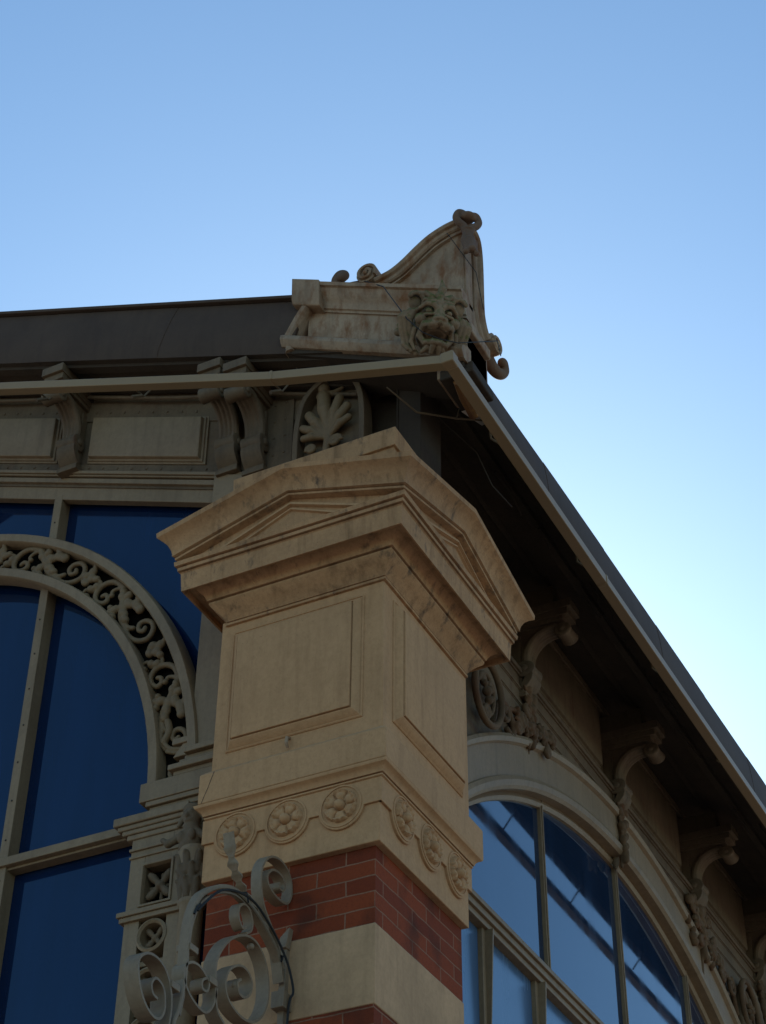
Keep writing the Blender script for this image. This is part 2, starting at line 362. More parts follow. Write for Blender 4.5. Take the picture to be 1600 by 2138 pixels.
def make_pier(oy, loc, label, detail=True):
    T = thing('brick_pier', loc, label, 'pier', 'striped piers of the market hall')
    def sh(mb):
        if oy: mb.v = [(x, y+oy, z) for x, y, z in mb.v]
        return mb
    W, WR = .845, .875
    # brickwork and stone bands
    zt = 5.594; levels = [(5.2277, zt, 'b'), (4.8656, 5.2277, 's'), (4.4906, 4.8656, 'b'), (4.1285, 4.4906, 's'), (3.7535, 4.1285, 'b'), (3.39, 3.7535, 's'), (1.2, 3.39, 'b'), (0, 1.2, 's')]
    bw = MB(); st = MB()
    for a, b, k in levels:
        if k == 'b': bw.rings([ring(a+.0005, 0, W, WR), ring(b-.0005, 0, W, WR)])
    sh(bw).build('brickwork', BRICK, T, uv=5.2277)
    for a, b, k in levels:
        if k == 's':
            q = MB(); q.rings([ring(a, .001, W, WR), ring(a+.003, .004, W, WR), ring(b-.003, .004, W, WR), ring(b, .001, W, WR)])
            sh(q).build('stone_band', BAND, T, bevel=.003)
    # frieze block with the lower field, and the proud upper slab whose edge swells round each rosette
    f = MB(); f.rings([ring(5.594, .036, .825, .85), ring(5.93, .036, .825, .85)])
    fz = sh(f).build('rosette_frieze', STONE, T, bevel=.004)
    zl, rr = 5.782, .114; ax = math.asin((5.80-zl)/rr)
    def upper(fr, u0, u1, cs):
        pts = [(u0, zl)]
        for c in cs:
            a0 = math.pi+ax; a1 = 2*math.pi-ax
            for i in range(25):
                a = a0+(a1-a0)*i/24; pts.append((c+rr*math.cos(a), 5.80+rr*math.sin(a)))
        pts += [(u1, zl), (u1, 5.905), (u0, 5.905)]
        return [p for p in pts if u0 <= p[0] <= u1]
    sl_ = MB(); sl_.slab(PL, upper(PL, -.868, .0495, (-.69, -.425, -.15)), .030, .0495); sh(sl_).build('scalloped_slab', STONE, fz, bevel=.003)
    sl_ = MB(); sl_.slab(PR, upper(PR, -.0490, .90, (.17, .45, .735)), .030, .0500); sh(sl_).build('scalloped_slab', STONE, fz, bevel=.003)
    i = 0
    for fr, cs in ((PL, (-.69, -.425, -.15)), (PR, (.17, .45, .735))):
        for c in cs:
            i += 1; r_ = rosette(c, 5.80, fr, .0500, i)
            ringp = [(c+.100*math.cos(2*math.pi*k/40), 5.80+.100*math.sin(2*math.pi*k/40)) for k in range(40)]
            r_.sweep(fr, ringp, [(-.005, .045), (-.004, .0545), (.004, .0545), (.005, .045)], closed=True)
            sh(r_).build('rosette', STONE, fz, smooth=True, angle=50)
    # necking moulding and base block
    mo = MB(); mo.rings([ring(5.900, .046, .80, .84), ring(5.906, .058, .80, .84), ring(5.913, .058, .80, .84), ring(5.9135, .048, .80, .84), ring(5.9185, .048, .80, .84), ring(5.919, .063, .80, .84), ring(5.932, .067, .80, .84), ring(5.945, .078, .80, .84),
                          ring(5.952, .092, .80, .84), ring(5.960, .096, .80, .84), ring(5.966, .096, .80, .84), ring(5.9665, .076, .80, .84), ring(5.974, .076, .80, .84)])
    sh(mo).build('necking_moulding', STONE, T, smooth=True, angle=35)
    bb = MB(); bb.rings([ring(5.973, .090, .79, .865), ring(6.128, .090, .79, .865), ring(6.16, .056, .79, .82)])
    sh(bb).build('base_block', STONE, T, bevel=.005)
    # shaft with raised panels
    sf = MB(); sf.rings([ring(6.15, .055, .785, .82), ring(7.01, .055, .785, .82)]); sf_o = sh(sf).build('shaft', STONE, T, bevel=.005)
    def rect(fr, u0, u1, v0, v1, d): return [fr(u0, v0, d), fr(u1, v0, d), fr(u1, v1, d), fr(u0, v1, d)]
    for fr, u0, u1 in ((PL, -.775, -.04), (PR, .035, .80)):
        q = MB(); rows = [(-.006, .05), (-.006, .0555), (0, .0555), (.0005, .042), (.006, .042), (.0065, .060), (.013, .066), (.017, .059), (.022, .064), (.045, .090), (.050, .092), (.0505, .084), (.055, .084), (.0555, .099), (.060, .1)]
        q.rings([rect(fr, u0+i_, u1-i_, 6.23+i_, 6.93-i_, d) for i_, d in rows], cap=(False, True))
        sh(q).build('raised_panel', STONE, sf_o, bevel=.002)
    # cornice
    cr = MB(); WL, WR2 = .745, .80
    prof = [(6.975, .055), (6.978, .068), (6.990, .070), (6.991, .050), (6.999, .050), (7.000, .066), (7.022, .078), (7.05, .102), (7.075, .128), (7.085, .134), (7.096, .134), (7.097, .118), (7.104, .118),
            (7.105, .142), (7.118, .146), (7.140, .158), (7.158, .178), (7.164, .184), (7.164, .222), (7.136, .226), (7.134, .236), (7.238, .243), (7.243, .249), (7.244, .232), (7.251, .232),
            (7.252, .256), (7.270, .257), (7.271, .246), (7.277, .246), (7.278, .268), (7.302, .272), (7.305, .262)]
    cr.rings([ring(z, p, WL, WR2) for z, p in prof]); sh(cr).build('cornice', STONE_W, T, smooth=True, angle=30)
    # cross-gabled pediment
    pd = MB(); pr = [(7.30, .228, 0), (7.318, .228, .19), (7.318, .268, .19), (7.328, .270, .19), (7.329, .258, .19), (7.336, .258, .19), (7.337, .281, .19), (7.350, .281, .19), (7.372, .286, .19), (7.400, .300, .19),
                     (7.420, .320, .19), (7.428, .334, .19), (7.433, .342, .19), (7.460, .345, .19), (7.463, .335, .19)]
    rows = [ring8(z, p, WL, WR2, rs_) for z, p, rs_ in pr]; pd.rings(rows, cap=(True, False))
    o = len(pd.v); top = rows[-1]; cx = sum(t[0] for t in top)/8; cy = sum(t[1] for t in top)/8
    pd.add(list(top)+[(cx, cy, 7.463+.19)], [(q, (q+1) % 8, 8) for q in range(8)])
    po = sh(pd).build('pediment', STONE_W, T, smooth=True, angle=28)
    for fr, u0, u1 in ((PL, -(WL+.262), .262), (PR, -.262, WR2+.262)):       # nested fillets inside the tympanum
        mid = (u0+u1)/2; q = MB()
        for off, d, wd in ((.028, .245, .014), (.060, .238, .010)):
            q.sweep(fr, [(u0+.07+off*4, 7.304), (mid, 7.508-off), (u1-.07-off*4, 7.304)], [(0, .22), (0, d), (-wd, d+.003), (-wd-.006, .22)])
        sh(q).build('tympanum_fillet', STONE, po)
    # pedestal on top
    pe = MB(); pe.rings([ring(7.44, .150, .60, .62), ring(7.712, .150, .60, .62), ring(7.716, .165, .60, .62), ring(7.83, .168, .60, .62), ring(7.833, .163, .60, .62)])
    sh(pe).build('pedestal', STONE_W, T, bevel=.006)
    return T
pier = make_pier(0, (-.42, .44, 0), 'brick and stone corner pier with carved rosettes, raised panels and a pediment on top')
pier2 = make_pier(7.45, (-.42, 7.89, 0), 'striped brick pier at the far end of the arched side window')
for nm, pts in (('crack', [(-.838, 6.14, .0), (-.848, 6.09, 0), (-.857, 6.04, 0), (-.865, 6.0, 0), (-.872, 5.975, 0)]),):
    q = MB(); q.tube([PL(u, v, .0905) for u, v, _ in [(-.80, 6.13, 0), (-.815, 6.09, 0), (-.828, 6.05, 0), (-.845, 6.01, 0), (-.858, 5.975, 0)]], .0013, 5); q.build(nm, RIVET, pier)
q = MB(); q.tube([PL(-.425, 6.225, .055), PL(-.425, 6.215, .08), PL(-.424, 6.185, .085), PL(-.424, 6.165, .07)], [.008, .009, .009, .006], 8)
q.build('iron_hook', RUSTY, pier, smooth=True)

# ------------------------------------------------------------------ the hall
H = thing('market_hall', (-3.33, 7, 0), 'iron framed market hall with blue glazed arches, scrolled brackets and dark overhanging roof', 'building')
GX = -3.33; S = .39
def rz(u, c): return c + S*(-.35-u)
def mirror(mb):
    n = len(mb.v); mb.v += [(2*GX-x, y, z) for x, y, z in mb.v]; mb.f += [tuple(i+n for i in reversed(f)) for f in mb.f]; return mb
def rbox(mb, fr, u0, u1, c0, c1, d0, d1):       # box that follows the gable slope
    return mb.box(fr, u0, u1, c0, c1, d0, d1, rake=S, ub=-.35)
# gable frieze wall
gw = MB(); rbox(gw, FL, GX, -.34, 7.985, 8.86, -.12, 0)
gw.box(FL, -1.2, -.36, 5.9, 8.0, -.12, -.005)
rbox(gw, FL, GX, -.30, 8.50, 8.655, 0, .010); rbox(gw, FL, GX, -.30, 8.09, 8.155, 0, .010)
mirror(gw).build('gable_frieze', METALD, H)
def stud(name, r, m):
    return MB().ball((0, 0, 0), r, nu=8, nv=5).build(name, m, None, smooth=True)
def scatter(src, pts, par):
    for k, p in enumerate(pts):
        c = src if k == 0 else src.copy()
        if k: col.objects.link(c)
        c.parent = par; c.matrix_parent_inverse = Matrix.Translation(-WLOC(par)); c.location = p
u = -.45; pts = []
while u > -2.95:
    for c in (8.125, 8.57):
        if random.random() < .93: pts.append(FL(u, rz(u, c), .011))
    u -= .105
for uu in (-.775, -.845):
    for k in range(5): pts.append(FL(uu, 8.29+.125*k, .022))
scatter(stud('rivet', (.009, .006, .009), METALD), pts, H)
# string mouldings under the frieze
sm = MB()
for c0, c1, d in ((8.065, 8.088, .038), (8.052, 8.065, .026), (8.005, 8.040, .020), (8.040, 8.052, .004)):
    rbox(sm, FL, GX, -.34, c0, c1, -.02, d)
mirror(sm).build('string_moulding', METAL, H, bevel=.003)
# raised frieze panels
for a, b in ((-2.15, -1.30), (-3.23, -2.38), (-4.28, -3.43), (-5.36, -4.51)):
    q = MB(); lo = a < GX-.05 and b < GX
    f_ = lambda u, c: rz(u, c) if not lo else rz(2*GX-u, c)
    def para(i, d): return [FL(a+i, f_(a+i, 8.16+i), d) for _ in (0,)] + [FL(b-i, f_(b-i, 8.16+i), d), FL(b-i, f_(b-i, 8.53-i), d), FL(a+i, f_(a+i, 8.53-i), d)]
    q.rings([para(0, .0), para(0, .014), (para(.012, .014)), para(.014, .026), para(.026, .026), para(.030, .050), para(.034, .053)], cap=(False, True))
    q.build('frieze_panel', METAL, H, bevel=.002)
# riveted end plate and grey post behind the pier
ep = MB(); ep.box(FL, -.90, -.725, 8.0, 8.80, 0, .022); ep.box(FL, -.712, -.40, 8.0, 8.78, 0, .018); ep.build('riveted_plate', METALD, H, bevel=.002)
ps = MB(); ps.slab(FL, [(-1.215, 6.56), (-.60, 6.56), (-.60, 8.15), (-1.02, rz(-1.02, 8.06)), (-1.205, rz(-1.205, 8.06))], -.05, .052)
ps.build('post', METAL, H, bevel=.004)
cp = MB(); cp.box(FL, -.06, .085, 7.5, 8.60, -.20, .05); cp.box(FL, -.058, -.048, 7.5, 8.60, .05, .058)
cp.build('corner_post', DARKP, H, bevel=.004)

# bracket (console): lower scroll, fluted neck, upper scroll, cap
def bracket_mesh():
    mb = MB(); lf = lambda x, d, v: (x, -d, v)         # local: x along wall, d outward, v up
    path = smooth_path([(.045, .045), (.085, .11), (.092, .17), (.072, .24), (.075, .31), (.10, .375), (.145, .425), (.205, .45), (.265, .445)], 4)
    n = len(path); w = .058
    for x in (-.042, -.014, .014, .042):
        mb.tube([lf(x, d, v) for d, v in path[9:]], [.023]*(n-9), 8)
    rows = []
    for i, (d, v) in enumerate(path):
        a = path[max(0, i-1)]; b = path[min(n-1, i+1)]; t = Vector((b[0]-a[0], b[1]-a[1])).normalized(); nn = (-t.y, t.x); th = .014 if i > 8 else .012+.01*math.sin(i/9*math.pi)
        ww = w if i > 8 else .064
        rows.append([lf(-ww, d+nn[0]*th, v+nn[1]*th), lf(ww, d+nn[0]*th, v+nn[1]*th), lf(ww, d-nn[0]*th, v-nn[1]*th), lf(-ww, d-nn[0]*th, v-nn[1]*th)])
    mb.rings(rows)
    def drum(cd, cv, r, hw, n=20):
        rws = []
        for x, rr in ((-hw, r*.5), (-hw, r*.8), (-hw+.006, r), (-hw*.4, r*.93), (0, r*.9), (hw*.4, r*.93), (hw-.006, r), (hw, r*.8), (hw, r*.5)):
            rws.append([lf(x, cd+rr*math.cos(2*math.pi*k/n), cv+rr*math.sin(2*math.pi*k/n)) for k in range(n)])
        mb.rings(rws)
        for s_ in (-1, 1): mb.ball(lf(s_*hw, cd, cv), (.012, r*.42, r*.42))
    drum(.066, .190, .058, .068); drum(.285, .408, .046, .068)
    L2 = Fr('L', 0)
    mb.box(L2, -.070, .070, -.012, .020, 0, .075); mb.box(L2, -.060, .060, .020, .05, 0, .06)
    mb.slab(L2, [(-.05, .0), (.05, .0), (.05, .45), (-.05, .45)], 0, .05)          # back plate
    # side web under the cap
    o = [(0, .22), (.07, .30), (.10, .37), (.15, .42), (.24, .445), (.24, .50), (0, .50)]
    k = len(o); mb.add([lf(-.040, d, v) for d, v in o]+[lf(.040, d, v) for d, v in o], [tuple(range(k)), tuple(range(k, 2*k))[::-1]]+[(i, (i+1) % k, k+(i+1) % k, k+i) for i in range(k)])
    mb.box(L2, -.060, .060, .485, .515, 0, .29); mb.box(L2, -.068, .068, .515, .56, 0, .32); mb.box(L2, -.076, .076, .56, .62, 0, .34)
    return mb
bm0 = bracket_mesh(); bo = bm0.build('bracket', METALD, None, bevel=.003, smooth=True, angle=40)
# acanthus leaf under a bracket
def leaf_prims(s=1.0):
    P_ = []
    for x, z, rx in ((0, -.04, .045), (0, -.13, .035), (0, -.22, .024), (0, -.30, .014)): P_.append(((x*s, -.02, z*s), (rx*s, .02, .06*s), None))
    for k, zz in enumerate((-.02, -.08, -.14, -.20, -.255)):
        for sg in (-1, 1):
            L_ = (.075-.010*k)*s; P_.append(('c', (0, -.02, zz*s), (sg*L_, -.03-.01*math.sin(k), (zz+.012)*s), .013*s, .009*s)); P_.append(((sg*L_, -.034, (zz+.015)*s), (.014*s, .014, .014*s), None))
    P_.append(('c', (0, -.045, 0), (0, -.035, -.28*s), .010, .005)); return P_
lf0 = sculpt(leaf_prims(), res=.0045, k=.008).build('acanthus_leaf', METALD, None, smooth=True, angle=80)
first = True
def place_bracket(loc, rz_, leaf=False, sd=1.0):
    global first
    if first: b = bo; first = False
    else: b = bo.copy(); col.objects.link(b)
    b.parent = H; b.matrix_parent_inverse = Matrix.Translation(-LOC[H.name]); b.location = loc; b.rotation_euler = (0, 0, rz_); b.scale = (1.06 if sd > 1 else 1, sd, 1)
    if leaf:
        l = lf0.copy() if lf0.parent else lf0
        if l is not lf0: col.objects.link(l)
        l.parent = b; l.matrix_parent_inverse = Matrix.Identity(4); l.location = (0, .01, -.03)
for x in (-.940, -1.115, -2.25, -3.33, -4.41, -5.545, -5.72):
    xx = x if x >= GX else 2*GX-x
    place_bracket((x, .35, rz(xx, 8.07)+.0), 0)
for y in (2.54, 4.09, 5.65, 7.1):
    place_bracket((-.35, y, 7.94), R(90), True, 1.22)
    MB().box(FR, y-.062, y+.062, 8.56, 8.70, -.02, .30).build('bracket_block', SIDEP, H, bevel=.004)

# palmette in its niche, left of the corner
ap = []
A = lambda u, v, d: FL(u, v, d)
bs = (-.475, 8.375)
for (tu, tv, r) in ((-.500, 8.665, .048), (-.400, 8.615, .034), (-.352, 8.54, .032), (-.340, 8.455, .026), (-.585, 8.555, .036), (-.622, 8.475, .030), (-.615, 8.40, .027)):
    mu, mv = (bs[0]*.35+tu*.65), (bs[1]*.35+tv*.65)
    ap += [('c', A(*bs, .055), A(mu, mv, .085), .012, r*.80), ('c', A(mu, mv, .085), A(tu, tv, .080), r*.80, r*.80)]
ap += [('c', A(-.47, 8.40, .05), A(-.49, 8.26, .06), .03, .018)]
for (cu, cv, r0) in ((-.425, 8.325, .040), (-.575, 8.315, .032)):
    sp = spiral((cu, cv), r0, .008, 0 if cu > -.5 else math.pi, 1.4, 16, 1 if cu > -.5 else -1)
    ap += caps([A(a, b, .07) for a, b in sp], [.011]*len(sp))
ap += [(A(-.505, 8.735, .07), (.035, .03, .035), None), ('c', A(-.545, 8.70, .06), A(-.46, 8.70, .06), .015, .015), ('c', A(-.49, 8.68, .06), A(-.40, 8.72, .05), .02, .012)]
sculpt(ap, res=.0045, k=.007).build('palmette', SCROLL, H, smooth=True, angle=80, label='carved palmette shell in an arched niche beside the corner')
nf = MB(); nf.sweep(FL, smooth_path([(-.665, 8.25), (-.660, 8.50), (-.61, 8.70), (-.46, 8.80), (-.315, 8.73), (-.252, 8.54), (-.245, 8.20)], 4), [(-.02, .0), (-.02, .10), (.012, .10), (.012, .0)])
nf.build('niche_frame', METALD, H, bevel=.003)
nb = MB(); nb.slab(FL, [(-.63, 8.1), (-.27, 8.1), (-.27, 8.6), (-.35, 8.76), (-.55, 8.76), (-.62, 8.6)], 0, .024); nb.build('niche_back', METALD, H)

# soffit, fascia sheets
sf = MB(); rbox(sf, FL, GX, .40, 8.735, 8.77, -.02, .325); sf.box(FL, -.34, -.02, 7.6, 8.7, -.32, -.10)  # second box: added dark panel, paints the shaded gap beside the corner post
for d0, d1, c in ((.03, .065, 8.705), (.10, .13, 8.718), (.23, .29, 8.712)): rbox(sf, FL, GX, -.2, c, c+.03, d0, d1)
mirror(sf)
sf.build('gable_soffit', SOFFIT, H)
pp = MB(); pp.tube([FL(u, rz(u, 8.655)+.008*math.sin(u*5), .055) for u in [-.30-.15*i for i in range(20)]], .012, 8); pp.build('conduit', METALD, H, smooth=True)
def fascia_sheet(u0, u1, lift):
    mb = MB(); rows = []; prof = [(8.745, .28), (8.735, .328), (8.80, .336), (8.92, .330), (9.05, .315), (9.155, .295), (9.18, .290), (9.192, .24)]
    tilt = .20                                   # sheets are cut square to the slope
    for u in (u0, u1):
        rows.append([FL(u+tilt*(c-8.96), rz(u+tilt*(c-8.96), c), d+lift) for c, d in prof]+[FL(u+tilt*(c-8.96), rz(u+tilt*(c-8.96), c)+.004, d+lift-.02) for c, d in reversed(prof)])
    mb.rings(rows); return mb
us = [-.54, -1.447, -2.35, -3.33]
for i in range(3):
    q = fascia_sheet(us[i+1]-.02, us[i], .0025*(i % 2)); q.build('fascia_sheet', ZINC, H, smooth=True, angle=30)
    if i: mirror(fascia_sheet(us[i+1]-.02, us[i], .0025*(i % 2)))
q = MB(); rbox(q, FL, GX, .36, 8.735, 9.19, .28, .33); n = len(q.v); q.v = [(2*GX-x, y, z) for x, y, z in q.v]; q.build('fascia_sheet', ZINC, H)
ca = MB(); rbox(ca, FL, GX, -.56, 9.188, 9.212, .20, .318); mirror(ca).build('roof_edge', ZINC, H, bevel=.004)
# side eaves
def zt(y):
    for (a, za), (b, zb) in (((-.1, 8.575), (.43, 8.586)), ((.43, 8.586), (1.0, 8.607)), ((1.0, 8.607), (1.72, 8.640)), ((1.72, 8.640), (3.4, 8.68)), ((3.4, 8.68), (5.4, 8.725)), ((5.4, 8.725), (30, 8.74))):
        if y <= b: return za+(zb-za)*(y-a)/(b-a)
ys = [.10, .43, .95, 1.45, 2.1, 2.82, 3.5, 4.4, 5.3, 6.2, 7.1, 8, 9, 10, 11.4]
def side_sheet(y0, y1, lift):
    mb = MB(); rows = []; yy = [y0]+[y for y in ys if y0+.05 < y < y1-.05]+[y1]
    for y in yy:
        t = zt(y); ln = [(8.335, .375), (8.330, .420), (8.40, .424), (8.33+(t-8.33)*.6, .415), (t-.01, .400), (t, .37)]
        rows.append([(x+lift, y, z) for z, x in ln]+[(x+lift-.015, y, z+.002) for z, x in reversed(ln)])
    mb.rings(rows); return mb
for i in range(12):
    side_sheet(.33+.93*i, .33+.93*(i+1)+.015, .002*(i % 2)).build('fascia_sheet', ZINC, H, smooth=True, angle=30)
ss = MB()
prof = [(-.35, 8.85), (-.16, 8.80), (-.155, 8.775), (-.10, 8.772), (-.095, 8.745), (.10, 8.655), (.105, 8.60), (.16, 8.585), (.165, 8.62), (.29, 8.545), (.295, 8.49), (.345, 8.478), (.37, 8.43), (.40, 8.42)]
yy = [.345+.35*i for i in range(33)]
ss.rings([[(x, y, z+.006*math.sin(y*7.1+x*9)) for x, z in prof]+[(x, y, z+.02) for x, z in reversed(prof)] for y in yy]); ss.build('side_soffit', SOFFIT, H)
rnd = random.Random(3); fr_ = MB(); y = .15; lastz = 8.38
while y < 11:
    dy = rnd.uniform(.03, .22); z0 = 8.36+rnd.uniform(-.035, .015)+(.03 if rnd.random() < .2 else 0)
    fr_.add([(.372, y, lastz), (.372, y+dy*.4, z0), (.372, y+dy, z0+rnd.uniform(-.008, .008)), (.372, y+dy, 8.46), (.372, y, 8.46),
             (.378, y, lastz), (.378, y+dy*.4, z0), (.378, y+dy, z0), (.378, y+dy, 8.46), (.378, y, 8.46)],
            [(0, 1, 2, 3, 4), (9, 8, 7, 6, 5), (0, 5, 6, 1), (1, 6, 7, 2), (2, 7, 8, 3), (0, 4, 9, 5)]); lastz = z0; y += dy
fr_.build('torn_edge', SOFFIT, H)
# loose boards and hanging scraps on the soffit
for k in range(20):
    y = rnd.uniform(.5, 7); x = rnd.uniform(.12, .34); z = 8.60-.55*(x-.1)-.03; l = rnd.uniform(.12, .5)
    MB().tube([(x, y, z), (x+rnd.uniform(-.02, .02), y+l*.5, z-rnd.uniform(0, .03)), (x+rnd.uniform(-.03, .03), y+l, z-rnd.uniform(0, .02))], rnd.uniform(.004, .008), 5).build('loose_batten', DARKP, H, smooth=True)
MB().tube([(.10, .50, 8.45), (.22, .72, 8.33), (.25, .85, 8.18), (.30, 1.0, 8.12)], .005, 6).build('loose_batten', DARKP, H, smooth=True)
# roof and unseen walls
rf = MB()
yr = [.30]+[y for y in ys if y > .35]+[12]
for sx in (1, -1):
    e = GX+sx*(.39-GX); zR = 8.86+S*(.41-GX)
    rows = [[(e, y, zt(y)-.05), (e, y, zt(y)-.01), (GX, y, zR), (GX, y, zR-.06)] for y in yr]; rf.rings(rows)
rf.build('roof', ZINC, H)
bw = MB(); bw.slab(FL, [(-6.9, 0), (-.2, 0), (-.2, 8.95), (GX, 10.15), (-6.9, 8.80)], -11.5, -11.3); bw.add(*MB().box(FR, .6, 11.5, 0, 8.8, -6.1, -6.0).__dict__.values()); bw.build('rear_wall', METALD, H)

# ------------------------------------------------------------------ gable arch
AC = (GX, 6.40)
def arc(c, r, a0, a1, n=60): return [(c[0]+r*math.cos(R(a0+(a1-a0)*i/n)), c[1]+r*math.sin(R(a0+(a1-a0)*i/n))) for i in range(n+1)]
av = MB()
for r0, r1, d in ((1.880, 1.945, .060), (2.115, 2.178, .068)):
    av.sweep(FL, arc(AC, r0, -1 if r0 < 2 else 4, 181 if r0 < 2 else 176), [(0, -.04), (0, d-.012), (-.008, d), (-(r1-r0)+.008, d), (-(r1-r0), d-.012), (-(r1-r0), -.04)])
avo = av.build('archivolt', METAL, H, smooth=True, angle=35)
ab = MB(); ab.sweep(FL, arc(AC, 1.94, -1, 181), [(0, -.045), (0, -.02), (-.18, -.02), (-.18, -.045)]); ab.build('arch_backing', BLACK, avo)  # black plate painted in place of the dark interior behind the scrollwork
def scroll_unit():
    """ornament of one bay of the arch band, in (t along band, r across, d)"""
    P_ = []; q = lambda t, r, d: (t, r, d)
    def st(path, rad, d=.02): return caps([q(a, b, d) for a, b in path], rad)
    def sc(pts, r0, r1, d=.02, sub=4):
        c = smooth_path(pts, sub); P_.extend(st(c, [r0+(r1-r0)*i/len(c) for i in range(len(c))], d))
    sc([(.02, .02), (.060, .055), (.111, .074), (.198, .064), (.25, .015), (.255, -.040), (.222, -.078), (.175, -.080), (.140, -.058), (.145, -.030), (.178, -.022), (.195, -.042)], .017, .011)
    sc([(.10, .068), (.137, .048), (.156, .015), (.134, -.005)], .010, .009); P_.append((q(.132, -.004, .026), (.016, .016, .016)))
    sc([(.035, .026), (-.008, -.013), (-.053, -.05), (-.106, -.066), (-.159, -.060), (-.191, -.036)], .026, .011)
    sc([(-.10, -.066), (-.181, -.084), (-.245, -.080), (-.300, -.052), (-.330, -.005), (-.306, .044), (-.259, .062), (-.212, .040), (-.200, .001), (-.232, -.021), (-.262, -.002), (-.248, .017)], .016, .011)
    for t, r, a, b in ((-.03, .03, .040, .026), (-.085, .055, .050, .030), (-.125, .055, .026, .030), (-.06, .085, .030, .018), (-.015, -.005, .034, .030), (.018, -.05, .026, .032), (.03, -.085, .026, .022), (.055, -.06, .020, .018),
                       (-.055, -.03, .036, .026), (-.10, -.045, .032, .024), (.05, .03, .03, .026), (-.01, -.085, .022, .018), (.075, .055, .026, .02), (.02, .06, .022, .03)):
        P_.append((q(t, r, .032), (a, b, .022)))
    for o in (.40,):
        for t, r, a, b in ((.005, .045, .026, .030), (-.025, .010, .030, .028), (.03, .005, .028, .026), (.0, -.030, .030, .024), (-.10, -.015, .024, .026), (-.075, -.045, .026, .022), (-.06, .02, .022, .022), (.01, .08, .016, .016), (-.085, -.09, .018, .016)):
            P_.append((q(o+t-.02, r, .028), (a, b, .020)))
        sc([(o-.13, -.03), (o-.105, -.055), (o-.06, -.06), (o-.055, -.085)], .010, .008); sc([(o-.03, .02), (o+.015, .025), (o+.04, .0), (o+.02, -.03)], .010, .008)
        sc([(.25, .0), (.29, .02), (.33, .015)], .009, .009)
    P_ = [p if p[0] == 'c' else (p[0], p[1] if len(p[1]) == 3 else p[1]*3, None) for p in P_]
    return sculpt(P_, res=.0042, k=.006, pad=.01)
su = scroll_unit(); base_v = list(su.v)
for a in (15.4, 38.6, 60.4, 82.9, 105.3, 127.7, 150.1):
    mb = MB(); mb.f = list(su.f); rr = 2.03
    for t, r, d in base_v:
        th = R(a)+t/rr; q_ = (AC[0]+(rr+r)*math.cos(th), AC[1]+(rr+r)*math.sin(th)); mb.v.append(FL(q_[0], q_[1], d))
    mb.build('scroll_ornament', SCROLL, avo, smooth=True, angle=80)
# small foot scroll of the band
fp = caps([FL(a, b, .03) for a, b in smooth_path([(-1.36, 6.62), (-1.26, 6.58), (-1.20, 6.54), (-1.24, 6.46), (-1.31, 6.45), (-1.33, 6.49), (-1.30, 6.51)], 4)], [.011]*25)
fp += caps([FL(a, b, .035) for a, b in smooth_path([(-1.385, 6.68), (-1.34, 6.63), (-1.27, 6.61)], 4)], [.012]*9)
fp += caps([FL(a, b, .035) for a, b in smooth_path([(-1.37, 6.80), (-1.355, 6.74), (-1.38, 6.68)], 4)], [.018]*9)
sculpt(fp, res=.0045, k=.006).build('foot_scroll', SCROLL, avo, smooth=True, angle=80)
q = MB(); q.box(FL, -1.315, -1.19, 6.63, 6.665, -.03, .06); q.slab(FL, [(-1.31, 6.56), (-1.19, 6.56), (-1.19, 6.64), (-1.25, 6.64)], -.03, .05); q.build('foot_block', METAL, avo, bevel=.004)

# gable window
wf = MB(); rbox(wf, FL, GX, -.9, 7.893, 8.0, -.06, -.008); mirror(wf)
wo = wf.build('gable_window', METAL, H, bevel=.003, label='tall blue glazed arch in the gable with slim riveted bars')
pn = MB(); pn.slab(FL, [(-5.6, 2.2), (-1.06, 2.2), (-1.06, rz(-1.06, 7.93)), (GX, rz(GX, 7.93)), (-5.6, rz(-1.06, 7.93))], -.10, -.09); pn.build('pane', GLASS_G, wo)
for u in (-2.34, -3.33, -4.32):
    q = MB(); top = rz(u if u >= GX else 2*GX-u, 7.92); q.box(FL, u-.028, u+.028, 2.2, top, -.092, -.006); q.build('mullion', METAL, wo, bevel=.003)
    sp_ = []; v = 5.2
    while v < top: sp_.append(FL(u, v, -.005)); v += .235
    if u > -4: scatter(stud('screw', (.0055, .0045, .0055), RIVET), sp_, wo)
q = MB(); q.box(FL, -5.2, -1.54, 6.214, 6.262, -.085, .012); q.box(FL, -5.2, -1.5, 6.200, 6.214, -.085, -.02); q.build('transom', METAL, wo, bevel=.003)

# impost blocks and carved strip at the foot of the gable arch
im = MB()
for u0, v0, v1, d in ((-1.205, 6.528, 6.560, .115), (-1.215, 6.500, 6.528, .085), (-1.235, 6.455, 6.500, .100), (-1.27, 6.425, 6.455, .145), (-1.25, 6.400, 6.425, .12),
                      (-1.435, 6.292, 6.398, .125), (-1.40, 6.265, 6.292, .118), (-1.385, 6.235, 6.265, .10)):
    im.box(FL, u0, -.82, v0, v1, -.06, d)
im.build('impost_block', METAL, H, bevel=.004)
im = MB()
for u0, v0, v1, d in ((-1.575, 6.190, 6.236, .125), (-1.555, 6.165, 6.190, .112), (-1.53, 6.140, 6.165, .104), (-1.505, 6.112, 6.140, .095)):
    im.box(FL, u0, -1.14, v0, v1, -.06, d)
im.build('impost_cornice', METAL, H, bevel=.006)
sp = MB(); d = .085
sp.box(FL, -1.475, -1.39, 2.2, 6.113, -.05, d); sp.box(FL, -1.235, -1.14, 2.2, 6.113, -.05, d); sp.box(FL, -1.39, -1.235, 5.955, 6.113, -.05, d); sp.box(FL, -1.39, -1.235, 5.715, 5.75, -.05, d)
sp.box(FL, -1.39, -1.235, 2.2, 4.3, -.05, d-.02)
